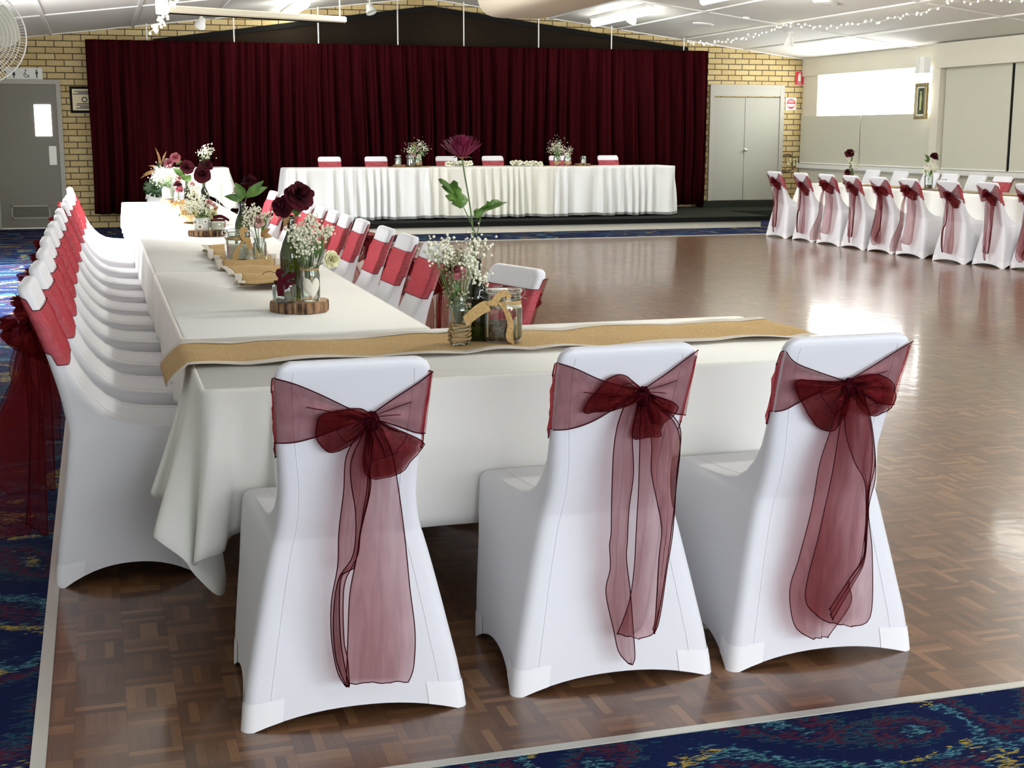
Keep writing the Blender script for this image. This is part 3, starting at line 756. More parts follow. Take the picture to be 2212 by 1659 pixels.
def ring(z, off=0.0, hem=True):
    _, yr, yf, hr, hf = prof(z)
    yr -= off; yf += off; hr += off; hf += off
    r = min(.028, (yf-yr)*.42)
    C = [(-hr, yr, -1, -1), (hr, yr, 1, -1), (hf, yf, 1, 1), (-hf, yf, -1, 1)]
    pts = []
    for c in range(4):
        x, y, sx, sy = C[c]; x2, y2, sx2, sy2 = C[(c+1) % 4]
        cx, cy = x-sx*r, y-sy*r
        a0 = [PI, 1.5*PI, 0, .5*PI][c]
        for i in range(NC): 
            a = a0+(PI/2)*i/(NC-1); pts.append([cx+r*math.cos(a), cy+r*math.sin(a), z, 0.0, c])
        # side from corner c to c+1
        e = [(0, -1), (1, 0), (0, 1), (-1, 0)][c]
        p0 = (x-sx*r+e[0]*r, y-sy*r+e[1]*r); p1 = (x2-sx2*r+e[0]*r, y2-sy2*r+e[1]*r)
        for i in range(1, NS):
            s_ = i/NS; pts.append([lerp(p0[0], p1[0], s_), lerp(p0[1], p1[1], s_), z, 1-abs(2*s_-1)**2.2, c])
    out = []
    arch = (.034, .060, .05, .060)
    for x, y, z_, a, c in pts:
        k = max(0, 1-z/.16)
        zz = z_+arch[c]*a*k*k if hem else z_
        inn = .014*a*max(0, 1-z/.30)
        if c == 0: y += inn
        elif c == 1: x -= inn
        elif c == 2: y -= inn
        else: x += inn
        # slight hollow of the stretched sides
        out.append((x, y, zz))
    return out
def cover_mesh():
    g = MB(); rows = [ring(p[0]) for p in PROF]
    # a few more rows near the floor
    rows = [ring(0), ring(.025)] + rows[1:]
    g.grid(rows, True); g.ngon(rows[-1])
    per = NC+NS-1    # sewn seams just inside the rear and front edges
    for k_ in (NC+0, per-1, 2*per+NC, 3*per-1): g.tube([r[k_] for r in rows[:-3]], .0014, 4)
    return g.mesh('chair_cover', 'cover')
def pocket_mesh(corner):
    g = MB(); rows = []
    tot = 4*(NC+NS-1); base = corner*(NC+NS-1)
    for z in (0.0, .02, .045, .072):
        R = ring(z, .0018); row = []
        for kk in range(-2, NC+2): row.append(R[(base+kk) % tot])
        rows.append(row)
    g.grid(rows); return g.mesh('foot_pocket', 'pocket')
ME_COVER = cover_mesh(); ME_COVER.set_sharp_from_angle(angle=math.radians(60))
ME_POCK = [pocket_mesh(c) for c in range(4)]

def yb(z): return prof(max(0, min(z, .935)))[1]
def resample(pts, n):
    P = [Vector((*p, 0)) if len(p) == 2 else Vector(p) for p in pts]
    # Catmull-Rom through the points, then even spacing
    D = []
    for i in range(len(P)-1):
        p0, p1, p2, p3 = P[max(i-1, 0)], P[i], P[i+1], P[min(i+2, len(P)-1)]
        for k_ in range(12):
            t = k_/12
            D.append(.5*((2*p1)+(-p0+p2)*t+(2*p0-5*p1+4*p2-p3)*t*t+(-p0+3*p1-3*p2+p3)*t**3))
    D.append(P[-1]); L = [0]
    for i in range(1, len(D)): L.append(L[-1]+(D[i]-D[i-1]).length)
    out = []; j = 0
    for i in range(n):
        s_ = L[-1]*i/(n-1)
        while j < len(L)-2 and L[j+1] < s_: j += 1
        t = (s_-L[j])/max(1e-9, L[j+1]-L[j]); out.append(D[j].lerp(D[j+1], min(1, max(0, t))))
    return out
def bp_(u, z, d): return (u, yb(z)-d, z)     # a point hanging d behind the back of the chair

def hang(z, zk=.82): return max(0, yb(z)-yb(zk))*.9 if z < zk else 0
def px_local(x, y, cx, fy, d=.015):
    """photo point -> (u, z) on the chair's rear surface, chair centred at cx with rear feet at fy"""
    r = ray(x, y); Y = fy
    for _ in range(8):
        p = CO+r*(Y/r.y); Y = fy+yb(p.z)-d-hang(p.z)
    return (p.x-cx, p.z)
def crop_px(pts, ox, oy, s): return [(ox+x/s, oy+y/s) for x, y in pts]

def fan(g, K, outline, d0, bulge, amp, freq, nt=10, ns=44, edge=True, spread=.10, taper=True, seed=0, base=0):
    O = resample(outline, ns); r_ = random.Random(seed); ph = r_.uniform(0, 6)
    rows = []
    for i in range(ns):
        row = []
        for j in range(nt+1):
            t = spread+(1-spread)*j/nt
            u = K[0]+(O[i].x-K[0])*t; z = K[1]+(O[i].y-K[1])*t
            rip = amp*math.sin(freq*i/ns*2*PI+ph+1.2*t)+amp*.5*math.sin(freq*2.3*i/ns*2*PI+ph*2)
            d = d0+bulge*math.sin(PI*min(1, t**.8))+rip*(t if not taper else t*(1.15-t)*1.7)
            if not taper: d = d0*(1-t)+.004*t+bulge*math.sin(PI*t)+rip*math.sin(PI*min(1, t*.5+.5))
            row.append(bp_(u, z, max(.003, d)))
        rows.append(row)
    g.mat(base).grid(rows)
    if edge: g.mat(1).tube([r[-1] for r in rows], .0015, 4).tube([r[int(nt*.62)] for r in rows[len(rows)//5:-len(rows)//4]], .0009, 4)
    g.mat(0)
def ribbon(g, L_, R_, d0, amp, waves, m=14, n=46, d1=None, twist=0, seed=0, roll=0.0):
    A, B = resample(L_, n), resample(R_, n); r_ = random.Random(seed); ph = r_.uniform(0, 6); rows = []
    d1 = d0 if d1 is None else d1
    for i in range(n):
        s_ = i/(n-1); row = []
        for j in range(m+1):
            v = j/m
            p = A[i].lerp(B[i], v)
            d = lerp(d0, d1, s_)+amp*(math.sin(v*waves*2*PI+ph+twist*s_)+.5*math.sin(v*waves*4.7*PI+s_*3))
            d += roll*(v*.9+.1)*min(1, s_*2.5)*(.8+.3*math.sin(s_*7+ph))
            row.append(bp_(p.x, p.y, max(.003, d)+hang(p.y)))
        rows.append(row)
    g.mat(0).grid(rows)
    g.mat(1).tube([r[0] for r in rows], .0014, 4).tube([r[-1] for r in rows], .0014, 4).tube(rows[-1], .0014, 4)
    g.mat(0)

def band_mesh(z0, z1, zs0, zs1):
    """strip over the front and both sides of the backrest; zs = edge heights where it meets the rear corners"""
    g = MB(); tot = 4*(NC+NS-1); per = NC+NS-1
    idx = [k_ % tot for k_ in range(per+1, 4*per+2)]   # from rear right corner, over the front, to rear left corner
    nz = 9; rows = []
    for j in range(nz):
        v = j/(nz-1); row = []
        for q_, k_ in enumerate(idx):
            e = min(1, min(q_, len(idx)-1-q_)/9)
            z = lerp(lerp(zs0, z0, e), lerp(zs1, z1, e), v)
            R = ring(z, .0045+e*(.0022*math.sin(v*11+q_*.35)+.002*math.sin(v*23+q_*.12))); row.append(R[k_])
        rows.append(row)
    g.grid(rows); g.mat(1).tube(rows[0], .0014, 4).tube(rows[-1], .0014, 4)
    return g.mesh('sash', ['org3', 'org_edge'])

def sash_meshes(sp, puff=1.0, roll=0.0):
    """sp: traced outlines in (u,z)"""
    out = {}
    K = sp['K']
    zl0, zl1 = sp['wl'][-1][1], sp['wl'][0][1]
    out['band'] = band_mesh(sp.get('fz0', .69), sp.get('fz1', .865), min(zl0, zl1), max(zl0, zl1))
    for nme in ('wl', 'wr'):
        g = MB(); w = sp[nme]   # outline of the far end, top to bottom; wing edges are straight to the knot
        rows = []; n = 26
        top, bot = w[0], w[-1]
        tl, bl = resample(sp[nme+'_t'], n), resample(sp[nme+'_b'], n)
        for i in range(n):
            s_ = i/(n-1); row = []
            for j in range(15):
                v = j/14; p = tl[i].lerp(bl[i], v)
                d = .006+.016*s_**1.5+(.0035+.005*s_)*math.sin(v*15+1.5*s_+(1 if nme == 'wl' else 2.2))*min(1, s_*2+.2)
                row.append(bp_(p.x, p.y, max(.003, d)))
            rows.append(row)
        g.grid(rows, flip=False)
        g.mat(1).tube([r[0] for r in rows], .0015, 4).tube([r[-1] for r in rows], .0015, 4)
        # a crease of doubled cloth
        g.mat(1).tube([rows[i][5] for i in range(8, n)], .0011, 4).tube([rows[i][9] for i in range(12, n)], .0009, 4)
        out[nme] = g.mesh('sash_wing', ['org2' if nme == 'zz' else 'org1', 'org_edge'])
    for i, lp in enumerate(sp['loops']):
        g = MB()
        fan(g, K, lp, .022, .034*puff, .017, 5, seed=i+sp['seed'])
        g.mat(2); fan(g, K, lp, .012, .004, .006, 4, seed=i+5+sp['seed'], edge=False, base=2)
        for c_ in range(6):   # dark gathers running out from the knot
            P_ = resample(lp, 30)[3+c_*4+(i*2) % 3]; a_ = []
            for j_ in range(9):
                t_ = .08+.62*j_/8*(.7+.3*math.sin(c_*2.1+i)); u_ = K[0]+(P_.x-K[0])*t_+.004*math.sin(t_*9+c_); z_q = K[1]+(P_.y-K[1])*t_
                a_.append(bp_(u_, z_q, .022+.034*puff*math.sin(PI*t_**.8)+.004))
            g.mat(1).tube(a_, [.0032*(1-.8*q_/8) for q_ in range(9)], 4)
        g.mat(0)
        out['loop%d' % i] = g.mesh('bow_loop', ['org2', 'org_edge', 'org1'])
    for i, (a, b_) in enumerate(sp['tails']):
        if puff > 1 and i == 2: break
        g = MB(); ribbon(g, a, b_, (.024 if i else .014)*(1+.6*(puff-1)), .005, 2.2, seed=i+sp['seed'], d1=(.028 if i else .018)*(1+1.1*(puff-1)), twist=5, roll=roll*(1 if i != 1 else -.6))
        out['tail%d' % i] = g.mesh('tail', ['org1', 'org_edge'])
    g = MB()
    rows = []
    for i in range(10):
        a = PI*i/9; r = .019*math.sin(a)+.001
        rows.append([(K[0]+r*math.cos(b)*(1+.22*math.sin(3*b+i)), yb(K[1])-.034+r*.8*math.sin(b)*(1+.2*math.sin(4*b)), K[1]-.012+.024*math.cos(a)+.003*math.sin(5*b)) for b in [2*PI*q/16 for q in range(16)]])
    g.grid(rows, True); g.mat(1)
    for q_ in (1, 4, 6, 9, 12): g.tube([tuple(Vector(rows[i][(q_+i//3) % 16])+Vector((0, -.001, 0))) for i in range(1, 9)], .0022, 4)
    out['knot'] = g.mesh('knot', ['org_edge', 'org_edge'])
    return out

def trace(cx, fy, ox, oy, s, K, wlt, wlb, wrt, wrb, loops, tails, seed):
    f = lambda pts: [px_local(x, y, cx, fy) for x, y in crop_px(pts, ox, oy, s)]
    sp = dict(K=f([K])[0], wl_t=f(wlt), wl_b=f(wlb), wr_t=f(wrt), wr_b=f(wrb), loops=[f(l) for l in loops], tails=[(f(a), f(b_)) for a, b_ in tails], seed=seed)
    for nme, sg in (('wl', -1), ('wr', 1)):     # carry the wings to the very corner of the backrest
        for e in ('_t', '_b'):
            p = sp[nme+e]; hw = prof(p[0][1])[3]+.003; p[0] = (sg*hw, p[0][1])
    sp['wl'] = [sp['wl_t'][0], sp['wl_b'][0]]; sp['wr'] = [sp['wr_t'][0], sp['wr_b'][0]]
    return sp
FRONT = [(.563, 3.22, 0), (1.272, 3.235, 0), (1.897, 3.225, 0)]
SP = [
 trace(.563, 3.22, 480, 740, 1.8845, (603, 300),
  [(228, 148), (300, 172), (400, 212), (520, 268), (600, 298)], [(235, 422), (300, 420), (390, 396), (500, 352), (597, 310)],
  [(890, 118), (800, 165), (700, 228), (605, 296)], [(862, 380), (800, 378), (720, 348), (608, 308)],
  [[(600, 290), (560, 268), (480, 275), (400, 298), (386, 340), (390, 400), (430, 448), (465, 458), (520, 430), (560, 380), (598, 315)],
   [(612, 305), (690, 358), (760, 376), (833, 420), (812, 460), (780, 495), (745, 548), (690, 566), (615, 568), (585, 500), (598, 320)]],
  [([(600, 330), (590, 560), (570, 700), (545, 880), (520, 1020), (512, 1200), (505, 1386)], [(640, 330), (690, 450), (718, 600), (745, 800), (765, 1000), (785, 1180), (778, 1320), (756, 1380)]),
   ([(585, 330), (505, 450), (490, 600), (470, 760), (465, 900), (440, 1050), (442, 1200), (465, 1330), (498, 1392)], [(600, 330), (575, 450), (600, 570), (560, 760), (548, 860), (500, 960), (490, 1060), (495, 1220), (508, 1280), (516, 1392)]),
   ([(590, 330), (525, 460), (520, 560), (540, 700), (530, 860), (470, 960), (450, 1120), (460, 1280), (500, 1388)], [(620, 330), (600, 480), (592, 620), (560, 760), (545, 870), (530, 920), (480, 960), (478, 1200), (512, 1388)])], 1),
 trace(1.272, 3.235, 1000, 690, 1.9517, (748, 300),
  [(405, 188), (480, 210), (590, 258), (742, 296)], [(395, 480), (470, 476), (560, 445), (650, 385), (742, 312)],
  [(998, 130), (930, 178), (850, 235), (755, 296)], [(950, 415), (900, 402), (830, 350), (755, 308)],
  [[(742, 290), (712, 258), (662, 230), (600, 258), (560, 300), (512, 390), (570, 394), (640, 384), (700, 352), (742, 316)],
   [(758, 305), (820, 325), (900, 358), (905, 400), (850, 468), (856, 500), (800, 510), (735, 510), (738, 420), (746, 322)]],
  [([(690, 330), (650, 440), (632, 560), (626, 740), (625, 900), (618, 945), (622, 1050), (603, 1150), (635, 1310), (655, 1400), (695, 1448)], [(742, 330), (715, 480), (720, 650), (702, 800), (695, 930), (690, 1010), (705, 1150), (715, 1300), (722, 1420), (712, 1453)]),
   ([(745, 330), (742, 520), (735, 700), (722, 880), (710, 1050), (690, 1180), (660, 1270), (640, 1318)], [(770, 330), (905, 440), (892, 650), (875, 880), (850, 1050), (825, 1240), (800, 1318), (740, 1340)]),
   ([(770, 330), (790, 520), (788, 650), (825, 860), (815, 1000), (805, 1240), (795, 1300)], [(790, 330), (900, 470), (888, 700), (868, 900), (845, 1080), (822, 1230), (800, 1320)])], 4),
 trace(1.897, 3.225, 1450, 680, 2.074, (782, 302),
  [(495, 168), (560, 215), (650, 253), (770, 293)], [(462, 448), (540, 436), (600, 400), (700, 345), (775, 312)],
  [(1088, 120), (1000, 172), (900, 232), (795, 292)], [(1018, 415), (960, 405), (880, 355), (795, 308)],
  [[(770, 296), (690, 300), (560, 292), (562, 340), (600, 400), (640, 465), (700, 522), (762, 525), (785, 420), (778, 320)],
   [(795, 298), (850, 272), (930, 268), (995, 310), (1018, 370), (995, 430), (940, 463), (880, 440), (835, 380), (795, 312)]],
  [([(770, 330), (712, 525), (668, 665), (630, 870), (570, 1090), (527, 1230), (548, 1390), (632, 1450)], [(830, 330), (892, 480), (903, 640), (882, 800), (860, 1000), (840, 1110), (790, 1190), (800, 1290), (700, 1440)]),
   ([(775, 330), (745, 530), (712, 720), (655, 960), (585, 1240), (635, 1335), (700, 1372)], [(845, 330), (888, 470), (905, 700), (870, 870), (886, 1060), (882, 1345), (800, 1390)]),
   ([(790, 330), (770, 500), (812, 650), (862, 760), (860, 980), (850, 1080), (780, 1180), (700, 1300)], [(850, 330), (890, 480), (905, 660), (878, 780), (866, 950), (850, 1100), (800, 1200), (710, 1360)])], 9)]
def mirrored(sp):
    m = lambda P: [(-u, z) for u, z in P]
    return dict(K=(-sp['K'][0], sp['K'][1]), wl_t=m(sp['wr_t']), wl_b=m(sp['wr_b']), wr_t=m(sp['wl_t']), wr_b=m(sp['wl_b']),
                wl=m(sp['wr']), wr=m(sp['wl']), loops=[m(l) for l in sp['loops']], tails=[(m(a), m(b_)) for a, b_ in sp['tails']], seed=sp['seed']+3)
SM = [sash_meshes(s) for s in SP]+[sash_meshes(mirrored(s)) for s in SP]+[sash_meshes(s, 2.8, .19) for s in SP]+[sash_meshes(mirrored(s), 2.8, .19) for s in SP]

def make_chair(kind, label, group):
    t = thing('banquet_chair', label, 'chair', (0, 0, 0), 0, group)
    o = bpy.data.objects.new('chair_cover', ME_COVER); COL.objects.link(o); o.parent = t
    for c in range(4):
        p = bpy.data.objects.new('foot_pocket', ME_POCK[c]); COL.objects.link(p); p.parent = t
    if kind is not None:
        sm = SM[kind]
        b_ = bpy.data.objects.new('sash', sm['band']); COL.objects.link(b_); b_.parent = t; b_['label'] = 'burgundy organza sash band'
        for key, nm in (('wl', 'sash_wing'), ('wr', 'sash_wing'), ('knot', 'knot'), ('loop0', 'bow_loop'), ('loop1', 'bow_loop'), ('tail0', 'tail'), ('tail1', 'tail'), ('tail2', 'tail')):
            if key not in sm: continue
            q_ = bpy.data.objects.new(nm, sm[key]); COL.objects.link(q_); q_.parent = b_
    index_children(t); return t
PROTO = {}
def chair(kind, x, y, rz, label, group, hz=1.0, z=0.0, wx=1.0):
    if kind not in PROTO:
        PROTO[kind] = t = make_chair(kind, label, group)
    else:
        t = copy_tree(PROTO[kind])
    t.location = (x, y, z); t.rotation_euler = (0, 0, rz); t.scale = (wx, 1, hz)
    t['label'] = label; t['group'] = group
    return t
G0 = 'covered chairs at the near end table'
chair(0, .563, 3.22, 0, 'leftmost near chair, white cover, bow with one wide flat tail', G0)
chair(1, 1.272, 3.235, 0, 'middle near chair, white cover, bow bunched up to the left', G0)
chair(2, 1.897, 3.225, 0, 'rightmost near chair, white cover, bow with rounded trailing tails', G0)
ORD = ['nearest', 'second', 'third', 'fourth', 'fifth', 'sixth', 'seventh', 'eighth', 'ninth', 'tenth', 'eleventh', 'twelfth', 'thirteenth', 'fourteenth']
LY = [4.80, 5.42, 6.06, 6.74, 7.36, 7.95, 8.60, 9.35, 10.10, 10.88, 11.55, 12.3, 13.1]
for i, Y in enumerate(LY):
    lab = '%s chair%s in the left row of the long table, red sash' % (ORD[i] if i < len(LY)-1 else 'farthest', ' from the camera' if 0 < i < len(LY)-1 else '')
    chair(6+(0, 1, 2, 3, 4, 5)[(i*2) % 6 if i else 2], -.19+rnd.uniform(-.012, .012), Y, -PI/2+rnd.uniform(-.03, .03), lab, 'covered chairs along the left of the long table', 1.05)
RYs = [5.25, 6.50, 7.11, 7.73, 8.46, 8.97, 9.52, 10.05, 10.65, 11.3, 12.1, 12.95]
for i, Y in enumerate(RYs):
    lab = '%s chair%s in the row along the right side of the long table' % (ORD[i] if i < len(RYs)-1 else 'farthest', ' from the camera' if 0 < i < len(RYs)-1 else '')
    chair(6+(1, 5, 3, 0, 4, 2)[i % 6], (1.57 if i == 0 else 1.53+rnd.uniform(-.01, .01)), Y, PI/2+(.28 if i == 0 else rnd.uniform(-.03, .03)), lab, 'covered chairs along the right of the long table')
RR = [(9.33, 17.72), (9.36, 17.0), (9.36, 16.3), (9.36, 15.68), (9.38, 15.05), (9.40, 14.42), (9.40, 13.62), (9.52, 13.05), (9.62, 12.5)]
for i, (X, Y) in enumerate(RR):
    lab = '%s chair from the back wall on the dance floor side of the right table' % (ORD[i] if i else 'first')
    chair((1, 0, 7, 1, 2, 7, 0, 1, 2)[i], X, Y, -PI/2+(.06 if i == 6 else rnd.uniform(-.03, .03)), lab, 'covered chairs along the right table', 1.0)
FF = [(11.05, 18.05), (11.05, 17.3), (11.05, 16.55), (11.05, 16.1), (11.05, 15.5), (11.0, 14.9)]
for i, (X, Y) in enumerate(FF):
    lab = ('%s white chair from the corner on the window side of the right table' % (ORD[i] if i else 'first')) if i < 5 else 'white chair with pink sash on the window side, nearest the right edge'
    chair(None if i < 5 else 0, X, Y, PI/2, lab, 'chairs on the window side of the right table')
for i, px in enumerate((714, 815, 968, 1068, 1213, 1318)):
    X = on_y(px, 340, 21.05).x
    chair((0, 1, 2)[i % 3], X, 21.12, PI, '%s chair from the left behind the head table on the stage, pink sash' % (ORD[i] if i else 'first'), 'covered chairs behind the head table', 1.0, STZ+.003, .95)

# ================================================================= TABLES AND CLOTHS
TZ = .75
def table(x0, x1, y0, y1, label, group, z0=0.0, top=TZ):
    t = thing('trestle_table', label, 'table', ((x0+x1)/2, (y0+y1)/2, z0), 0, group)
    w, d = (x1-x0)/2-.02, (y1-y0)/2-.02; top = top-z0-.006
    MB().bbox(-w, w, -d, d, top-.03, top, .006).obj('tabletop', 'batten', t, False)
    lx, ly = (w*.8, d*.75)
    for sx in (-1, 1):
        for sy in (-1, 1):
            MB().tube([(sx*lx, sy*ly, top-.03), (sx*lx, sy*ly, .0)], .014, 8).obj('leg', 'frame_metal', t)
def tcloth(x0, x1, y0, y1, label, group, hems, zt=TZ, corners={}, seed=1, amp=.010, m='cloth', bulge=.0, name='tablecloth', rc=.03, folds=9.0, drape=None):
    """hems: front(-y), right(+x), back(+y), left(-x) hem heights; corners: {index: extra drop}"""
    r_ = random.Random(seed); per = []; sides = [((x0, y0), (x1, y0), 0), ((x1, y0), (x1, y1), 1), ((x1, y1), (x0, y1), 2), ((x0, y1), (x0, y0), 3)]
    nrm = [(0, -1), (1, 0), (0, 1), (-1, 0)]
    for (a, b_, si) in sides:
        L = math.hypot(b_[0]-a[0], b_[1]-a[1]); n = max(10, int(L/.035)); ux, uy = (b_[0]-a[0])/L, (b_[1]-a[1])/L
        for i in range(n):
            s_ = rc+(L-2*rc)*i/n
            per.append((a[0]+ux*s_, a[1]+uy*s_, nrm[si], min(s_, L-s_), si, s_ if s_ < L/2 else -(L-s_)))
        # corner arc towards the next side
        cx, cy = b_[0]-ux*rc+nrm[(si+2) % 4][0]*rc, b_[1]-uy*rc+nrm[(si+2) % 4][1]*rc
        for i in range(9):
            a_ = PI/2*i/8; n0, n1 = nrm[si], nrm[(si+1) % 4]
            nx, ny = n0[0]*math.cos(a_)+n1[0]*math.sin(a_), n0[1]*math.cos(a_)+n1[1]*math.sin(a_)
            per.append((cx+nx*rc, cy+ny*rc, (nx, ny), 0, si+(.5 if 0 < i < 8 else (1 if i == 8 else 0)) , (i-4)*.008))
    ph = r_.uniform(0, 6); rows = []; inner = []
    cw = .26
    info = []; s_acc = 0
    for i, p in enumerate(per):
        if i: s_acc += math.hypot(p[0]-per[i-1][0], p[1]-per[i-1][1])+.004
        # nearest corner index: 0 = x0y0, 1 = x1y0, 2 = x1y1, 3 = x0y1
        ci = min(range(4), key=lambda c: math.hypot(p[0]-(x0, x1, x1, x0)[c], p[1]-(y0, y0, y1, y1)[c]))
        dc = math.hypot(p[0]-(x0, x1, x1, x0)[ci], p[1]-(y0, y0, y1, y1)[ci])
        si = int(p[4]) % 4; fr_ = p[4]-int(p[4])
        hem = hems[si] if fr_ == 0 else (hems[si]+hems[(si+1) % 4])/2
        cd = corners.get(ci, .10); hem -= cd*math.exp(-(dc/.17)**1.6)
        flare = (.10 if cd > .05 else .04)*math.exp(-(dc/cw)**2)*(1 if cd > 0 else 0)
        rip = amp*(math.sin(s_acc*folds+ph)+.6*math.sin(s_acc*folds*2.17+ph*2))
        rip += (.038 if cd > .05 else .012)*math.exp(-(dc/cw)**2)*math.sin(s_acc*34+ph)
        info.append((p, hem, flare, rip))
    T = [0, .02, .06, .14, .25, .38, .52, .66, .8, .92, 1.0]
    er = .012
    for a in (0, .25, .5, .75, 1.0):
        an = a*PI/2
        rows.append([(p[0]+p[2][0]*(er*math.sin(an)-er), p[1]+p[2][1]*(er*math.sin(an)-er), zt-er+er*math.cos(an)) for p, h_, f_, r2 in info])
    if drape:   # hand-laid folds of one corner: skirt columns near it are replaced
        keep = [i for i, (p, h_, f_, r2) in enumerate(info) if not ((p[0] < x0+.20 and p[1] < y0+.01) or (p[0] < x0+.01 and p[1] < y0+.85) or (p[0] < x0+rc and p[1] < y0+rc))]
        rows = [[r[i] for i in keep] for r in rows]; info = [info[i] for i in keep]
        tp, bt_ = resample([c[0] for c in drape], 90), resample([c[1] for c in drape], 90)
        for k_, a in enumerate((0, .25, .5, .75, 1.0)):
            an = a*PI/2
            for q in tp:
                nx, ny = (q.x-(x0+.10)), (q.y-(y0+.10)); nx = -1 if q.y > y0+.05 else (0 if q.x > x0+.05 else -.7); ny = -1 if q.x > x0+.05 else (0 if q.y > y0+.05 else -.7)
                rows[k_].append((q.x+nx*(er*math.sin(an)-er), q.y+ny*(er*math.sin(an)-er), zt-er+er*math.cos(an)))
    for t_ in T[1:]:
        row = []
        for p, hem, fl, rp in info:
            z = (zt-er)+(hem-(zt-er))*t_
            o_ = fl*t_+rp*min(1, t_*1.6)+abs(rp)*.3*t_+.012*t_
            row.append((p[0]+p[2][0]*o_, p[1]+p[2][1]*o_, z))
        if drape:
            for a_, b_ in zip(tp, bt_):
                e_ = t_**1.15; q = a_.lerp(b_, t_); q.x = lerp(a_.x, b_.x, e_); q.y = lerp(a_.y, b_.y, e_); q.z = lerp(zt-er, b_.z, t_)
                row.append(tuple(q))
        rows.append(row)
    g = MB(); g.grid(rows[::-1], True)
    # flat top as a fine strip grid with faint ripples
    top = rows[0]; cx, cy = (x0+x1)/2, (y0+y1)/2
    g.ngon([(q[0], q[1], zt) for q in top])
    o = g.obj(name, m, auto=False)
    md = o.modifiers.new('thickness', 'SOLIDIFY'); md.thickness = .0015; md.offset = -1
    tag(o, label, 'tablecloth', group); return o
TX0, TX1 = .25, 1.18
def _c(tx, ty, px, py, Y): return ((tx, ty, TZ), tuple(on_y(px, py, Y)))
CORNER = [((.25, 4.72, TZ), (.232, 4.72, .37)), ((.25, 4.50, TZ), (.222, 4.50, .375)), _c(.25, 4.32, 340, 1042, 4.32), _c(.25, 4.16, 326, 1066, 4.14), _c(.25, 4.08, 348, 1080, 4.16), _c(.25, 4.02, 352, 1096, 4.10),
          _c(.25, 3.97, 331, 1150, 3.90), _c(.25, 3.935, 342, 1168, 3.84), _c(.252, 3.91, 398, 1209, 3.80), _c(.256, 3.90, 420, 1240, 3.81), _c(.262, 3.893, 470, 1286, 3.84), _c(.268, 3.888, 489, 1266, 3.90),
          _c(.275, 3.884, 478, 1205, 3.93), _c(.282, 3.882, 425, 1222, 3.84), _c(.292, 3.88, 420, 1216, 3.765), _c(.305, 3.88, 452, 1203, 3.775), _c(.33, 3.88, 484, 1192, 3.81), _c(.36, 3.88, 494, 1165, 3.855), _c(.40, 3.88, 522, 1150, 3.865), ((.445, 3.88, TZ), (.45, 3.872, .312))]
G1 = 'trestle tables under the white cloths'
table(.27, 2.43, 3.90, 4.90, 'crosswise trestle table at the near end under white cloth', G1)
table(TX0+.02, TX1-.02, 4.95, 7.30, 'nearest lengthwise trestle table, hidden under white cloth', G1)
table(TX0+.02, TX1-.02, 7.36, 9.3, 'second lengthwise trestle table from the camera, under cloth', G1)
table(TX0+.02, TX1-.02, 9.34, 11.2, 'third lengthwise trestle table from the camera, under cloth', G1)
table(TX0+.0, TX1-.0, 11.26, 14.95, 'farthest lengthwise trestle table under the sunlit cloth', G1)
G2 = 'white cloths on the banquet tables'
tcloth(.25, 2.45, 3.88, 4.93, 'white tablecloth draped over the near crosswise table, corner hanging low', G2, (.30, .30, .34, .36), corners={0: .24, 1: 0, 2: 0, 3: .0}, seed=3, amp=.006, drape=CORNER)
tcloth(TX0, TX1, 4.94, 7.34, 'white tablecloth on the long table, section nearest the crosswise table', G2, (.6, .49, .6, .50), corners={0: 0, 1: 0, 2: 0, 3: 0}, seed=5, amp=.004, m='cloth_flat')
tcloth(TX0, TX1, 7.35, 11.26, 'white tablecloth on the long table, middle section with faint creases', G2, (.6, .49, .6, .50), corners={0: 0, 1: 0, 2: 0, 3: .05}, seed=8, amp=.004, m='cloth_flat')
tcloth(TX0-.02, TX1+.02, 11.27, 15.1, 'brightly lit white tablecloth on the far end of the long table', G2, (.6, .49, .35, .50), zt=TZ+.004, corners={0: 0, 1: 0, 2: .03, 3: .0}, seed=12, amp=.004, m='cloth_flat')
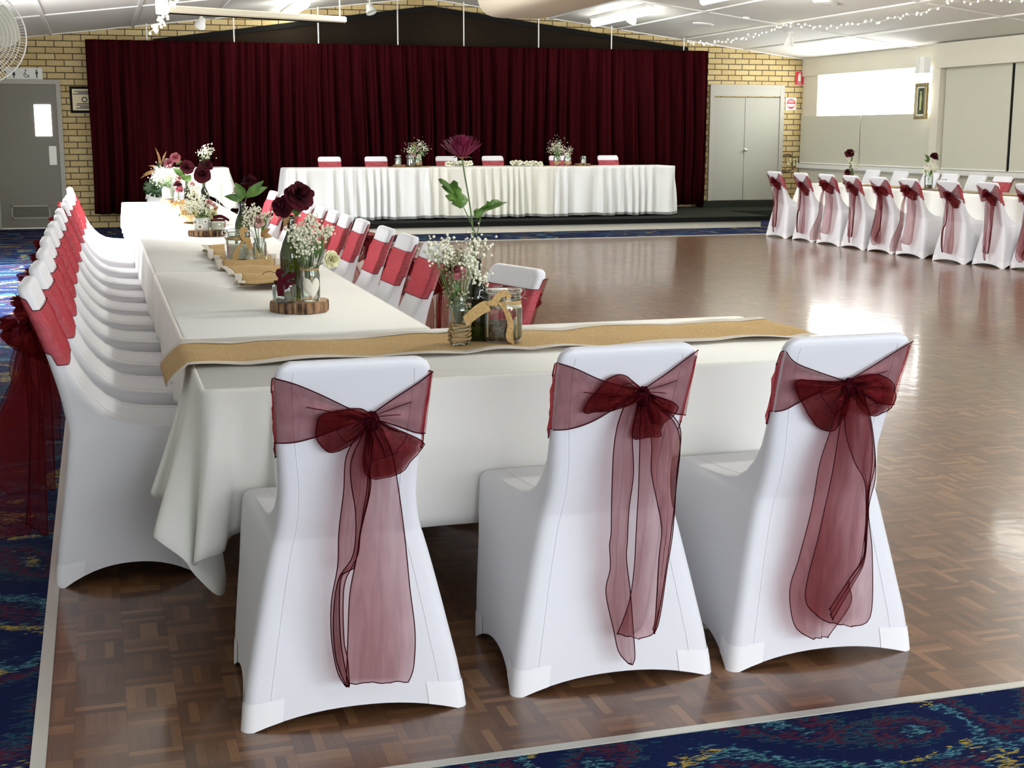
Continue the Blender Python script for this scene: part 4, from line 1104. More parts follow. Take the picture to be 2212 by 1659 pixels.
# head table on the stage
hx0, hx1 = on_y(622, 362, 20.3).x, on_y(1458, 362, 20.3).x
HZ = on_y(1040, 361, 20.3).z
table(hx0+.02, hx1-.02, 20.32, 20.98, 'long head table on the stage behind the pleated skirt', G1, STZ+.003, HZ)
def skirt(x0, x1, y0, y1, zt, zb, pitch, label, name='table_skirt', flare=.03, a0=.008, a1=.046, seed=2, m='voile'):
    r_ = random.Random(seed); pts = []
    path = [((x0, y1), (x0, y0), (-1, 0)), ((x0, y0), (x1, y0), (0, -1)), ((x1, y0), (x1, y1), (1, 0))]
    s_acc = 0; ph = 0
    for a, b_, n_ in path:
        L = math.hypot(b_[0]-a[0], b_[1]-a[1]); n = int(L/.012)
        for i in range(n+1):
            pts.append((lerp(a[0], b_[0], i/n), lerp(a[1], b_[1], i/n), n_, ph)); ph += 2*PI*.012/pitch*(1+.5*math.sin(s_acc*4.1)+.3*math.sin(s_acc*9.7)); s_acc += .012
    rows = []
    for t_ in (0, .02, .06, .15, .3, .5, .7, .85, .95, 1):
        row = []
        for x, y, n_, p in pts:
            A = lerp(a0, a1, min(1, t_*1.8)); dz = .008*math.sin(p*.31)
            d = A*(math.sin(p+.5*math.sin(t_*2.5+p*.13))+.35*math.sin(p*2.1+t_))+flare*t_+.012
            if t_ == 0: d = 0
            row.append((x+n_[0]*d, y+n_[1]*d, lerp(zt, zb, t_)+(dz*t_)))
        rows.append(row)
    g = MB(); g.grid(rows[:-1], flip=True)
    g.mat(1).grid(rows[-2:], flip=True); g.mat(0)
    g.ngon([(x0, y0, zt), (x1, y0, zt), (x1, y1, zt), (x0, y1, zt)])
    o = g.obj(name, [m, 'voile_hem'], auto=False)
    return tag(o, label, 'table skirt', 'pleated skirts of the head table')
m1, m2 = on_y(930, 362, 20.3).x, on_y(1203, 362, 20.3).x
skirt(hx0, m1, 20.30, 21.0, HZ, .20, .17, 'white pleated skirt on the left third of the head table')
skirt(m1+.01, m2, 20.29, 21.0, HZ+.004, .205, .15, 'cream pleated skirt on the middle of the head table', seed=4, a1=.042, m='voile2')
skirt(m2+.01, hx1, 20.30, 21.0, HZ, .205, .18, 'white pleated skirt on the right third of the head table', seed=6)
# small side table on the stage left
sx0, sx1 = on_y(336, 362, 20.4).x, on_y(495, 362, 20.4).x
SZt = on_y(415, 363, 20.4).z
table(sx0+.03, sx1-.03, 20.45, 21.1, 'small flower table at the left end of the stage', G1, STZ+.003, SZt)
tcloth(sx0, sx1, 20.42, 21.15, 'white cloth with pointed corners on the small flower table at left', G2, (.60, .7, .7, .7), zt=SZt, corners={0: .26, 1: .26, 2: .2, 3: .2}, seed=21, amp=.004, name='tablecloth')
# right table
table(9.97, 10.80, 11.6, 18.2, 'long trestle table on the right under white cloth', G1)
tcloth(9.95, 10.82, 11.5, 18.25, 'white tablecloth on the long table at the right by the windows', G2, (.5, .5, .35, .36), corners={0: 0, 1: 0, 2: .05, 3: .12}, seed=31, amp=.008)

# runners
def runner(x0, x1, y0, y1, axis, label, amp, wl, zt, seed=0, overhang=False, irregular=.4, wsag=None):
    """burlap strip with lace on its long edges; waves travel along the long axis"""
    t = thing('burlap_runner', label, 'table runner', (0, 0, 0), 0, 'burlap runners with lace edging')
    r_ = random.Random(seed); n = int(((x1-x0) if axis == 'x' else (y1-y0))/.02); P = []
    ph = 0
    path = []   # (long coordinate, height)
    if overhang:
        for q in range(9): path.append((x0-.012-.055*(1-(q/8)), zt-.060+.060*(q/8)**.7))
    for i in range(n+1):
        s_ = lerp(x0, x1, i/n) if axis == 'x' else lerp(y0, y1, i/n)
        ph += 2*PI*.02/wl*(1+irregular*math.sin(s_*5.3+seed)); path.append((s_, zt+.004+2*amp*((.5+.5*math.sin(ph))**.6)))
    def strip(v0, v1, nv, lift, wav, mname, oname, parent):
        rows = []
        for s_, z in path:
            row = []
            for j in range(nv+1):
                v = lerp(v0, v1, j/nv)
                e = wav*math.sin(s_*21+seed+(0 if v < 0 else 2)) if wav and j in (0, nv) else 0
                lo, hi = (y0, y1) if axis == 'x' else (x0, x1)
                c, hw = (lo+hi)/2, (hi-lo)/2; w_ = c+hw*v+e+.010*math.sin(s_*6+seed)
                zz = z+lift+.003*math.sin(v*5+s_*9)
                row.append((s_, w_, zz) if axis == 'x' else (w_, s_, zz))
            rows.append(row)
        o = MB().grid(rows, flip=(axis != 'x')).obj(oname, mname, parent, auto=False)
        md = o.modifiers.new('thickness', 'SOLIDIFY'); md.thickness = .002
        return o
    strip(-.86, .86, 8, 0, 0, 'burlap', 'burlap_strip', t)
    strip(-1.0, -.80, 4, .0025, .008, 'lace', 'lace_edge', t); strip(.80, 1.0, 4, .0025, .008, 'lace', 'lace_edge', t)
    return t
runner(.24, 2.44, 4.27, 4.74, 'x', 'long burlap runner with lace edges lying across the near table', .0035, .30, TZ+.002, 1, True)
runner(.60, .94, 6.38, 8.65, 'y', 'rippled burlap runner with lace edge on the middle of the long table', .017, .36, TZ+.002, 5, False, .25)
runner(.62, .96, 11.0, 13.9, 'y', 'rippled burlap runner with lace edge toward the far end of the long table', .017, .46, TZ+.006, 9, False, .25)
runner(10.25, 10.5, 12.3, 17.2, 'y', 'thin burlap runner along the right table', .003, .4, TZ+.002, 3)

# ================================================================= TABLE DECORATION
def wood_slice(x, y, z, r, h, label, seed):
    r_ = random.Random(seed); ph = [r_.uniform(0, 6) for _ in range(4)]
    def rr(a): return r*(1+.035*math.sin(3*a+ph[0])+.025*math.sin(7*a+ph[1])+.015*math.sin(17*a+ph[2]))
    n = 64; A = [2*PI*i/n for i in range(n)]
    t = thing('wood_slice', label, 'wood slice', (x, y, z), 0, 'bark-edged wood slices')
    g = MB(); g.grid([[(rr(a)*s_*math.cos(a), rr(a)*s_*math.sin(a), zz) for a in A] for s_, zz in ((.97, .001), (1, .005), (1.01, h*.5), (.995, h-.004), (.965, h))], True); g.ngon([(rr(a)*.97*math.cos(a), rr(a)*.97*math.sin(a), .001) for a in A][::-1])
    g.obj('bark', 'bark', t)
    MB().ngon([(rr(a)*.966*math.cos(a), rr(a)*.966*math.sin(a), h) for a in A]).obj('cut_face', 'wood_face', t, False)
    return z+h
def bottle(x, y, z, h, r, m, label, neck=.35):
    t = thing('wine_bottle', label, 'bottle', (x, y, z), 0, 'bottles used as vases')
    rn = .0135
    P = [(0, .003), (r*.9, .001), (r, .008), (r, h*.52), (r*.96, h*.58), (r*.75, h*.68), (r*.48, h*.76), (rn+.001, h*.82), (rn, h*.97), (rn+.003, h*.972), (rn+.003, h*.99), (rn, h)]
    MB().lathe(P+[(rn-.003, h)], n=28).obj('body', m, t)
    MB().lathe([(rn+.0035, h*.955), (rn+.0045, h*.96), (rn+.0045, h*.985), (rn+.0035, h*.99)], n=24).obj('lip', m, t)
    return t
def jar(x, y, z, r, h, label, lid=False, clip=False, fill=None, fillh=.5, group='glass jars', neck=.86, twine=None, mouth=True):
    t = thing('glass_jar', label, 'jar', (x, y, z), 0, group)
    rn = r*neck
    P = [(0, .004), (r*.85, .002), (r*.97, .008), (r, .02), (r, h*.72), (r*.97, h*.80), (rn, h*.87), (rn, h*.92), (rn*1.05, h*.93), (rn*1.05, h*.96), (rn, h*.97), (rn, h), (rn-.003, h), (rn-.003, h*.88), (r*.93, h*.76), (r-.004, h*.7), (r-.004, .02)]
    MB().lathe(P, n=28).obj('body', 'glass', t)
    if fill: MB().lathe([(0, .006), (r-.008, .008), (r-.006, .02), (r-.006, h*fillh*.9), (r*.7, h*fillh), (0, h*fillh*.96)], n=20).obj('filling', fill, t)
    if lid or clip:
        MB().lathe([(0, h+.003), (rn*.96, h+.003), (rn*1.1, h+.001), (rn*1.12, h+.006), (rn*1.08, h+.014), (rn*.8, h+.018), (0, h+.018)], n=28).obj('lid', 'glass' if clip else 'silver', t)
    if clip:
        g = MB(); c = lambda rad, zz: [(rad*math.cos(2*PI*i/24), rad*math.sin(2*PI*i/24), zz) for i in range(25)]
        g.tube(c(rn*1.08, h*.90), .0013, 5); g.tube(c(rn*1.13, h+.008), .0013, 5)
        for sx in (-1, 1): g.tube([(sx*rn*1.1, 0, h*.90), (sx*rn*1.35, .0, h*.95), (sx*rn*1.3, 0, h+.01), (sx*rn*1.12, 0, h+.012)], .0015, 5)
        g.tube([(rn*1.1, -.01, h*.9), (rn*1.42, -.01, h*.86), (rn*1.42, .01, h*.86), (rn*1.1, .01, h*.9)], .0015, 5)
        g.obj('wire_clip', 'metal', t)
    if twine:
        g = MB(); z0, z1, turns = twine
        pts = [((r+.0025+.0015*math.sin(i*.9))*math.cos(2*PI*i/18), (r+.0025+.0015*math.sin(i*.9))*math.sin(2*PI*i/18), lerp(z0, z1, i/(18*turns))+.002*math.sin(i*.5)) for i in range(18*turns)]
        g.tube(pts, .0022, 5)
        g.tube([(-r*.6, -r*.85, (z0+z1)/2), (-r*1.1, -r*1.2, (z0+z1)/2+.035), (-r*1.3, -r*.9, (z0+z1)/2+.01), (-r*.8, -r*.8, (z0+z1)/2)], .002, 5)
        g.tube([(-r*.6, -r*.85, (z0+z1)/2), (-r*.9, -r*1.1, (z0+z1)/2-.02), (-r*.7, -r*1.05, (z0+z1)/2-.04)], .002, 5)
        g.obj('twine_wrap', 'twine', t)
    return t
def strap(g, pts, w, up=(0, 0, 1), th=.0012):
    """flat band following pts, width w along `up`-ish direction"""
    P = resample([tuple(p) for p in pts], 22); rows = []; U = Vector(up)
    for i, p in enumerate(P):
        tn = (P[min(i+1, 21)]-P[max(i-1, 0)]).normalized(); s_ = tn.cross(Vector((0, -1, 0)) if abs(tn.y) < .9 else Vector((1, 0, 0)))
        if s_.length < .2: s_ = U.copy()
        s_.normalize(); q = U-tn*U.dot(tn)
        d = q.normalized() if q.length > .5 else s_
        rows.append([p-d*w/2, p, p+d*w/2])
    g.grid(rows); g.grid([[v+Vector((0, .0015, 0)) for v in r] for r in rows], flip=True)
def jar_band(t, r, z0, z1, m, wob=.002, name='ribbon_band'):
    n = 30; rows = [[((r+.002+wob*math.sin(i*1.1+z*80))*math.cos(2*PI*i/n), (r+.002+wob*math.sin(i*1.1+z*80))*math.sin(2*PI*i/n), z) for i in range(n)] for z in (z0, (z0+z1)/2, z1)]
    o = MB().grid(rows, True).obj(name, m, t); return o

def frame_axes(d):
    d = Vector(d).normalized(); a = d.orthogonal().normalized(); return d, a, d.cross(a)
def petal(g, c, d, a, b_, ang, open_, L, W, curl, rnd_=rnd):
    """petal starting at c, rising along d, leaning outward to `ang` round the axis"""
    o = a*math.cos(ang)+b_*math.sin(ang); s_ = d.cross(o); rows = []
    for i in range(5):
        t_ = i/4; th = open_*(.35+.9*t_)-curl*max(0, t_-.6)
        p = c+o*(L*t_*math.sin(th))+d*(L*t_*math.cos(th))
        w = W*math.sin(PI*min(.94, .12+.62*t_))*(1 if t_ < 1 else .75)
        row = []
        for j in range(5):
            v = j/4*2-1
            row.append(p+s_*(w*v)-o*(w*.35*v*v)+d*(.02*L*math.sin(v*6+ang*5)*t_))
        rows.append(row)
    g.grid(rows)
def bloom(g, c, R, axis=(0, 0, 1), layers=5, seed=0, flat_=1.0):
    r_ = random.Random(seed); d, a, b_ = frame_axes(axis); c = Vector(c)
    for l in range(layers):
        t_ = l/(layers-1); k_ = 4+l*2
        for i in range(k_):
            ang = 2*PI*i/k_+l*.7+r_.uniform(-.2, .2)
            petal(g, c-d*R*.35, d, a, b_, ang, (.12+1.15*t_)*flat_+r_.uniform(-.08, .08), R*(1.15-.1*t_)*r_.uniform(.9, 1.1), R*(.34+.26*t_), .3)
def rose(g, c, R, seed=0, axis=(0, 0, 1)): bloom(g, c, R, axis, 4, seed, .8)
def leaf(g, base, tip, W, up=(0, 0, 1), sag=.2, lobes=0, fold=.25):
    base, tip = Vector(base), Vector(tip); d = tip-base; L = d.length; s_ = d.cross(Vector(up)).normalized(); nrm_ = s_.cross(d).normalized(); rows = []
    n = 16 if lobes else 9
    for i in range(n):
        t_ = i/(n-1); w = W*math.sin(PI*t_**.8)*.5+.0006
        if lobes: w *= 1+.34*math.sin(t_*lobes*2*PI)
        p = base+d*t_+nrm_*(L*sag*math.sin(PI*t_))
        rows.append([p-s_*w+nrm_*w*fold, p-s_*w*.5+nrm_*w*fold*.3, p, p+s_*w*.5+nrm_*w*fold*.3, p+s_*w+nrm_*w*fold])
    g.grid(rows)
def bunch(name, label, cat, group, root, specs, seed):
    """loose bunch: specs = list of (kind, centre, size ...) relative to root (mouth of the vase)"""
    t = thing(name, label, cat, root, 0, group); r_ = random.Random(seed)
    acc = {}
    def G(part, m):
        if (part, m) not in acc: acc[(part, m)] = MB()
        return acc[(part, m)]
    for sp_ in specs:
        kind, c = sp_[0], Vector(sp_[1])
        deep = Vector((c.x*.1, c.y*.1, sp_[3] if len(sp_) > 3 and sp_[3] is not None else -.06))
        if kind == 'gyp':
            n, rad = sp_[2]; n = int(n*2.0); gb = G('blossoms', 'whitefl'); gs = G('stems', 'stem')
            for i in range(n):
                p = c+Vector((r_.gauss(0, .5)*rad, r_.gauss(0, .5)*rad, r_.gauss(0, .45)*rad)); s_ = r_.uniform(.0034, .0068)
                gb.octa(p, s_) if i % 2 else gb.ball(p, s_, 6, 4)
                if i % 6 == 0: gs.tube([deep, lerp3(deep, p, .55)+Vector((0, 0, .01)), p], .0007, 3, False)
        elif kind == 'dry':
            n, rad = sp_[2]; gb = G('seed_heads', 'dryfl'); gs = G('stems', 'stem')
            for i in range(n):
                p = c+Vector((r_.gauss(0, .35)*rad, r_.gauss(0, .35)*rad, r_.gauss(0, .6)*rad)); gb.octa(p, r_.uniform(.004, .008))
                if i % 4 == 0: gs.tube([deep, p], .0008, 3, False)
        elif kind in ('peony', 'rose', 'blush', 'cream', 'mumw'):
            m = {'peony': 'peony', 'rose': 'rose', 'blush': 'blush', 'cream': 'cream', 'mumw': 'whitefl'}[kind]
            R = sp_[2]; ax = sp_[4] if len(sp_) > 4 else (0, -.2, 1)
            g_ = MB(); bloom(g_, (0, 0, 0), R, ax, 5 if R > .03 else 4, r_.randint(0, 999)); o = g_.obj('bloom', m, t, auto=False); o.location = c
            G('stems', 'stem').tube([deep, lerp3(deep, c, .6)+Vector((0, 0, .005)), c-Vector(ax).normalized()*R*.3], .002 if R > .03 else .0012, 5)
        elif kind in ('leaf', 'lobed', 'autumn', 'dleaf'):
            tip, W = Vector(sp_[2]), sp_[3]
            m = {'leaf': 'leaf', 'lobed': 'leaf', 'autumn': 'autumn', 'dleaf': 'leaf_dark'}[kind]
            up = sp_[4] if len(sp_) > 4 else (0, -.8, .6)
            g_ = MB(); leaf(g_, (0, 0, 0), tip-c, W, up, .12, 4 if kind == 'lobed' else 0); o = g_.obj('leaf', m, t, auto=False); o.location = c
    for (part, m), g_ in acc.items(): g_.obj(part, m, t, auto=False)
    return t
def lerp3(a, b_, t_): return Vector(a).lerp(Vector(b_), t_)
GF = 'flowers in the table vases'
RZ = TZ+.011     # on the near runner
# -- group one: on the near runner (pixel anchored to Y = 4.5)
def P1(x, y, Y=4.5): return on_y(x, y, Y)
# jar wrapped with twine
p = P1(993, 742, 4.44); zt1 = P1(993, 700, 4.44)
jar(p.x, 4.44, RZ, .036, .165, 'small glass jar wrapped in jute twine, left of the dark bottle', twine=(.015, .075, 9), neck=.72)
jt = Vector((p.x, 4.44, RZ+.165))
q = lambda x, y, Y=4.44: on_y(x, y, Y)-jt
bunch('dried_flower_bunch', 'dried flowers and faded red rose in the twine-wrapped jar', 'flowers', GF, jt, [
  ('dry', q(985, 620), (70, .05), -.1), ('dry', q(1000, 655), (60, .04), -.1), ('dry', q(972, 570), (40, .035), -.1), ('dry', q(985, 560), (40, .03), -.1),
  ('gyp', q(952, 538), (50, .045), -.1), ('gyp', q(965, 555), (36, .035), -.1), ('gyp', q(945, 560), (8, .03), -.1), ('rose', q(985, 585), .030, -.1, (-.2, -.9, .5)), ('blush', q(998, 592), .022, -.1, (.3, -.9, .2)),
  ('peony', q(975, 578), .02, -.1, (-.3, -.8, .6)), ('leaf', q(985, 640), q(982, 605), .03), ('mumw', q(1008, 560), .026, -.1, (0, -.6, .8)), ('gyp', q(1012, 560), (60, .035), -.1)], 3)
# dark bottle with the tall magenta chrysanthemum
pb_ = P1(1030, 741, 4.52)
bh = P1(1028, 560, 4.52).z-RZ
bottle(pb_.x, 4.52, RZ, bh, .040, 'dark_glass', 'dark green wine bottle on the near runner holding the tall magenta flower')
bt = Vector((pb_.x, 4.52, RZ+bh))
t = thing('chrysanthemum_stem', 'tall magenta spider chrysanthemum with two lobed leaves in dark bottle', 'flower', bt, 0, GF)
q = lambda x, y, Y=4.52: on_y(x, y, Y)-bt
stem_pts = resample([tuple(q(1030, 640)), tuple(q(1024, 530)), tuple(q(1016, 450)), tuple(q(1004, 380)), tuple(q(999, 345))], 24)
MB().tube(stem_pts, .0028, 7).obj('stem', 'stem', t)
hc = q(998, 343); r_ = random.Random(4); g = MB()
for l in range(7):
    for i in range(34):
        a = 2*PI*i/34+l*.31+r_.uniform(-.06, .06); th = .10+.98*l/6+r_.uniform(-.06, .06); L = lerp(.066, .080, l/6)*r_.uniform(.88, 1.06)
        o_ = Vector((math.cos(a)*math.sin(th), math.sin(a)*math.sin(th), math.cos(th))); s_ = o_.cross(Vector((0, 0, 1))); s_ = s_.normalized() if s_.length > .01 else Vector((1, 0, 0))
        rows = []
        for k_ in range(5):
            t_ = k_/4; w = .0032*(1 if k_ else .5)*(1 if k_ < 4 else .5); pp = hc+o_*(L*t_)+Vector((0, 0, .012*t_*t_))
            rows.append([pp-s_*w, pp+Vector((0, 0, -.0012)), pp+s_*w])
        g.grid(rows)
g.obj('bloom', 'mum', t, auto=False)
g = MB()
for i in range(9):
    a = 2*PI*i/9; leaf(g, hc+Vector((0, 0, -.004)), hc+Vector((.036*math.cos(a), .036*math.sin(a), .002)), .012)
g.obj('calyx', 'autumn', t, auto=False)
def flat_leaf(outline_px, Y, mid, parent, root, bend=.02):
    """lobed leaf: outline given in the photo, modelled as a cupped blade at depth Y"""
    O = [on_y(x, y, Y)-root for x, y in outline_px]; c = on_y(*mid, Y)-root
    g_ = MB(); n = len(O); rows = []
    for f_ in (1, .66, .33, .05):
        rows.append([c.lerp(o, f_)+Vector((0, -bend*math.sin(PI*f_*.5)*(1 if (i % 4) < 2 else .75)+.02*f_*f_*math.sin(i*.9), 0)) for i, o in enumerate(O)])
    g_.grid(rows, True); g_.ngon(rows[-1])
    o = g_.obj('leaf', 'leaf', parent, auto=False)
    md = o.modifiers.new('thickness', 'SOLIDIFY'); md.thickness = .0008
cs = lambda pts: [(560+x/3.19, 260+y/3.19) for x, y in pts]
flat_leaf(cs([(1222, 405), (1250, 400), (1285, 415), (1310, 440), (1325, 408), (1350, 425), (1355, 450), (1385, 470), (1392, 500), (1420, 520), (1438, 550), (1415, 575), (1390, 590), (1370, 605), (1345, 590), (1325, 575), (1335, 560), (1305, 555), (1285, 540), (1262, 515), (1290, 505), (1268, 480), (1255, 455), (1275, 445), (1240, 428)]), 4.50, (560+1350/3.19, 260+520/3.19), t, bt)
flat_leaf(cs([(1470, 650), (1475, 625), (1495, 610), (1510, 615), (1520, 590), (1545, 575), (1555, 550), (1580, 560), (1600, 545), (1640, 545), (1665, 560), (1700, 562), (1665, 572), (1640, 590), (1600, 610), (1560, 625), (1535, 650), (1510, 672), (1480, 672)]), 4.54, (560+1550/3.19, 260+605/3.19), t, bt)
MB().tube([q(1030, 510), q(1012, 470), q(1000, 445)], .0018, 6).tube([q(1030, 508), q(1034, 490), q(1038, 470)], .0018, 6).obj('leaf_stalk', 'stem', t)
bunch('gypsophila_bunch', "white baby's breath around the neck of the dark bottle", 'flowers', GF, bt, [
  ('gyp', on_y(1022, 520, 4.5)-bt, (16, .035), -.03), ('gyp', on_y(1045, 530, 4.5)-bt, (18, .035), -.03), ('gyp', on_y(1020, 585, 4.47)-bt, (14, .025), -.03), ('gyp', on_y(1038, 600, 4.47)-bt, (18, .03), -.03), ('gyp', on_y(1018, 560, 4.47)-bt, (8, .02), -.03)], 8)
# clip-top jar with burlap bow
pj = P1(1085, 741, 4.47); jr = (P1(1127, 700, 4.47).x-P1(1044, 700, 4.47).x)/2
jh = P1(1085, 632, 4.47).z-RZ
t = jar(pj.x, 4.47, RZ, jr, jh, 'large clip-top glass jar with potpourri and burlap bow', clip=True, fill='potpourri', fillh=.42, neck=.88)
jar_band(t, jr*.93, jh*.70, jh*.86, 'burlap'); jar_band(t, jr*.945, jh*.72, jh*.78, 'lace', .003, 'lace_band')
root = Vector((pj.x, 4.47, RZ))
q = lambda x, y, Y=4.47-jr-.012: on_y(x, y, Y)-root
def strip2(g, A, B, n=20, rip=.002):
    A, B = resample([tuple(v) for v in A], n), resample([tuple(v) for v in B], n)
    rows = [[A[i].lerp(B[i], j/4)+Vector((0, -rip*math.sin(j*1.6+i*.5), 0)) for j in range(5)] for i in range(n)]
    g.grid(rows); g.grid([[v+Vector((0, .0015, 0)) for v in r] for r in rows], flip=True)
g = MB()
strip2(g, [q(1055, 650), q(1040, 652), q(1020, 666), q(1000, 684)], [q(1060, 672), q(1048, 676), q(1028, 690), q(1008, 705)])
g.obj('bow_end', 'burlap', t, auto=False); g = MB()
strip2(g, [q(1075, 655), q(1088, 672), q(1096, 700), q(1092, 725), q(1098, 738)], [q(1085, 655), q(1100, 672), q(1110, 700), q(1108, 725), q(1112, 746)])
g.obj('bow_end', 'burlap', t, auto=False); g = MB()
strip2(g, [q(1058, 655), q(1068, 640), q(1082, 628), q(1100, 630), q(1105, 642)], [q(1072, 664), q(1078, 652), q(1086, 642), q(1094, 642), q(1092, 652)])
g.obj('bow_loop', 'burlap', t, auto=False)
MB().ball(tuple(q(1060, 655)), .013, 10, 8, 1.3, .6, .8).obj('bow_knot', 'burlap', t)

# -- group two: wood slice with peonies
zt = wood_slice(.775, 5.57, TZ+.001, .118, .046, 'bark-edged wood slice nearest the camera, under the peony bottle', 2)
def top_of(x, y, Y): return on_y(x, y, Y)
pb2 = on_y(632, 660, 5.62); bh = on_y(632, 465, 5.62).z-zt
bottle(pb2.x, 5.62, zt, bh, .047, 'green_glass', 'olive green wine bottle on the nearest wood slice')
bt = Vector((pb2.x, 5.62, zt+bh)); q = lambda x, y, Y=5.60: on_y(x, y, Y)-bt
bunch('peony_stems', 'two large dark burgundy peonies in the olive green bottle', 'flowers', GF, bt, [
  ('peony', q(648, 422), .062, -.08, (.35, -.7, .5)), ('peony', q(610, 446), .046, -.08, (-.6, -.7, .3)),
  ('leaf', q(632, 455), q(622, 425), .028), ('leaf', q(634, 462), q(640, 440), .03), ('autumn', q(625, 465), q(612, 492), .02), ('leaf', q(636, 468), q(652, 452), .02)], 12)
pj2 = on_y(671, 655, 5.52); jr = .040; jh = on_y(671, 572, 5.52).z-zt
t = jar(pj2.x, 5.52, zt, jr, jh, 'glass jar with white felt heart on the nearest wood slice', neck=.9)
jar_band(t, jr*.92, jh*.86, jh*.92, 'twine')
g = MB(); hp = []
for i in range(36):
    a = 2*PI*i/36; hp.append((1.35*.0021*16*math.sin(a)**3*.72*1.2, 1.35*.0021*(13*math.cos(a)-5*math.cos(2*a)-2*math.cos(3*a)-math.cos(4*a))*.95*1.2))
wrap = lambda x, z, rr: ((rr)*math.sin(x/rr), -(rr)*math.cos(x/rr), jh*.40+z)
rows = [[wrap(x*f_, z*f_, jr+dd) for x, z in hp] for f_, dd in ((1, .001), (.85, .006), (.5, .008), (.02, .0085))]
g.grid(rows, True); g.obj('felt_heart', 'heart', t, auto=False)
MB().ball(wrap(-.002, .04, jr+.01), .007, 8, 6, .7, .6, 1.5).obj('wood_bead', 'wood_face', t)
MB().ball(wrap(-.004, -.04, jr+.01), .006, 8, 6, .9, .6, 1.2).obj('wood_bead', 'wood_face', t)
jt = Vector((pj2.x, 5.52, zt+jh)); q = lambda x, y, Y=5.50: on_y(x, y, Y)-jt
bunch('gypsophila_bunch', "cream baby's breath spray with pale rose drooping from felt heart jar", 'flowers', GF, jt, [
  ('gyp', q(655, 515), (80, .05), -.1), ('gyp', q(672, 500), (70, .05), -.1), ('gyp', q(660, 535), (60, .04), -.1), ('gyp', q(640, 500), (40, .04), -.1), ('gyp', q(705, 500), (34, .03), -.1), ('gyp', q(672, 478), (26, .03), -.1),
  ('blush', q(668, 482), .02, -.1), ('leaf', q(690, 560), q(695, 505), .016), ('leaf', q(682, 560), q(684, 520), .014), ('cream', on_y(717, 560, 5.44)-jt, .036, -.02, (.5, -.8, .1)), ('autumn', q(700, 520), q(706, 488), .014)], 5)
pj3 = on_y(615, 655, 5.50); jr = .048; jh = .088
t = jar(pj3.x, 5.50, zt, jr, jh, 'squat round jar with burgundy ribbon on the nearest wood slice', neck=.80, fill=None)
MB().lathe([(0, .006), (jr*.7, .007), (jr*.72, .016), (0, .016)], n=20).obj('tealight', 'potpourri', t)
jar_band(t, jr*.83, jh*.86, jh*1.0, 'burg_ribbon'); root = Vector((pj3.x, 5.50, zt)); q = lambda x, y, Y=5.50-jr-.006: on_y(x, y, Y)-root
g = MB(); strip2(g, [q(601, 598), q(598, 620), q(600, 640)], [q(614, 600), q(613, 622), q(614, 640)]); g.obj('ribbon_tail', 'burg_ribbon', t, auto=False)
g = MB(); strip2(g, [q(606, 600), q(614, 612), q(615, 628)], [q(616, 600), q(624, 612), q(623, 622)]); g.obj('ribbon_tail', 'burg_ribbon', t, auto=False)
g = MB(); strip2(g, [q(604, 603), q(596, 594), q(598, 582), q(608, 580)], [q(612, 603), q(609, 597), q(610, 592), q(616, 590)]); g.obj('ribbon_loop', 'burg_ribbon', t, auto=False)
g = MB(); strip2(g, [q(612, 596), q(624, 590), q(638, 588)], [q(614, 606), q(626, 604), q(640, 598)]); g.obj('ribbon_loop', 'burg_ribbon', t, auto=False)
MB().tube([q(600, 592), q(585, 586), q(572, 588), q(567, 594)], .0012, 5).obj('ribbon_thread', 'burg_ribbon', t)

# -- group three: middle of the long table
Z3 = TZ+.026
pb3 = on_z(524, 548, Z3); Yb = 8.15
pb3 = on_y(524, 520, Yb); bh = on_y(524, 434, Yb).z-Z3
bottle(pb3.x, Yb, Z3, bh, .045, 'green_glass', 'olive green bottle with broad leaves on the middle runner')
bt = Vector((pb3.x, Yb, Z3+bh)); q = lambda x, y, Y=Yb-.03: on_y(x, y, Y)-bt
bunch('peony_stems', 'burgundy peony half hidden by broad green leaves, middle of the table', 'flowers', GF, bt, [
  ('peony', on_y(540, 394, Yb+.05)-bt, .055, -.08, (.1, .2, 1)), ('rose', on_y(512, 410, Yb+.05)-bt, .03, -.08, (-.3, .2, 1)),
  ('leaf', q(526, 430), q(508, 394), .062, (0, -1, .1)), ('leaf', q(530, 428), q(570, 390), .05, (0, -1, .2)), ('leaf', q(530, 424), q(578, 404), .05, (0, -1, .2)), ('leaf', q(524, 432), q(484, 424), .045, (0, -1, .3))], 23)
Yj = 7.72
pj = on_y(514, 560, Yj); jr = (on_y(542, 560, Yj).x-on_y(487, 560, Yj).x)/2; jh = on_y(514, 502, Yj).z-Z3
t = jar(pj.x, Yj, Z3, jr, jh, 'clip-top jar with pale ribbon and petals on the middle runner', clip=True, fill='heart', fillh=.55)
root = Vector((pj.x, Yj, Z3)); q = lambda x, y, Y=Yj-jr-.01: on_y(x, y, Y)-root
jar_band(t, jr*.93, jh*.74, jh*.84, 'burlap')
g = MB(); strip2(g, [q(520, 524), q(504, 545), q(502, 562), q(498, 572)], [q(532, 516), q(518, 540), q(514, 560), q(504, 570)]); g.obj('bow_end', 'burlap', t, auto=False)
g = MB(); strip2(g, [q(524, 520), q(516, 500), q(524, 490), q(536, 492)], [q(534, 520), q(528, 508), q(530, 502), q(534, 502)]); g.obj('bow_loop', 'burlap', t, auto=False)
g = MB(); strip2(g, [q(528, 515), q(534, 535), q(536, 550)], [q(540, 512), q(546, 535), q(546, 548)]); g.obj('bow_end', 'burlap', t, auto=False)
Yk = 7.70; pk = on_y(562, 560, Yk); jr = .038; jh = on_y(562, 515, Yk).z-Z3
t = jar(pk.x, Yk, Z3, jr, jh, 'clear jar holding blush rose right of the clip-top jar', neck=.8)
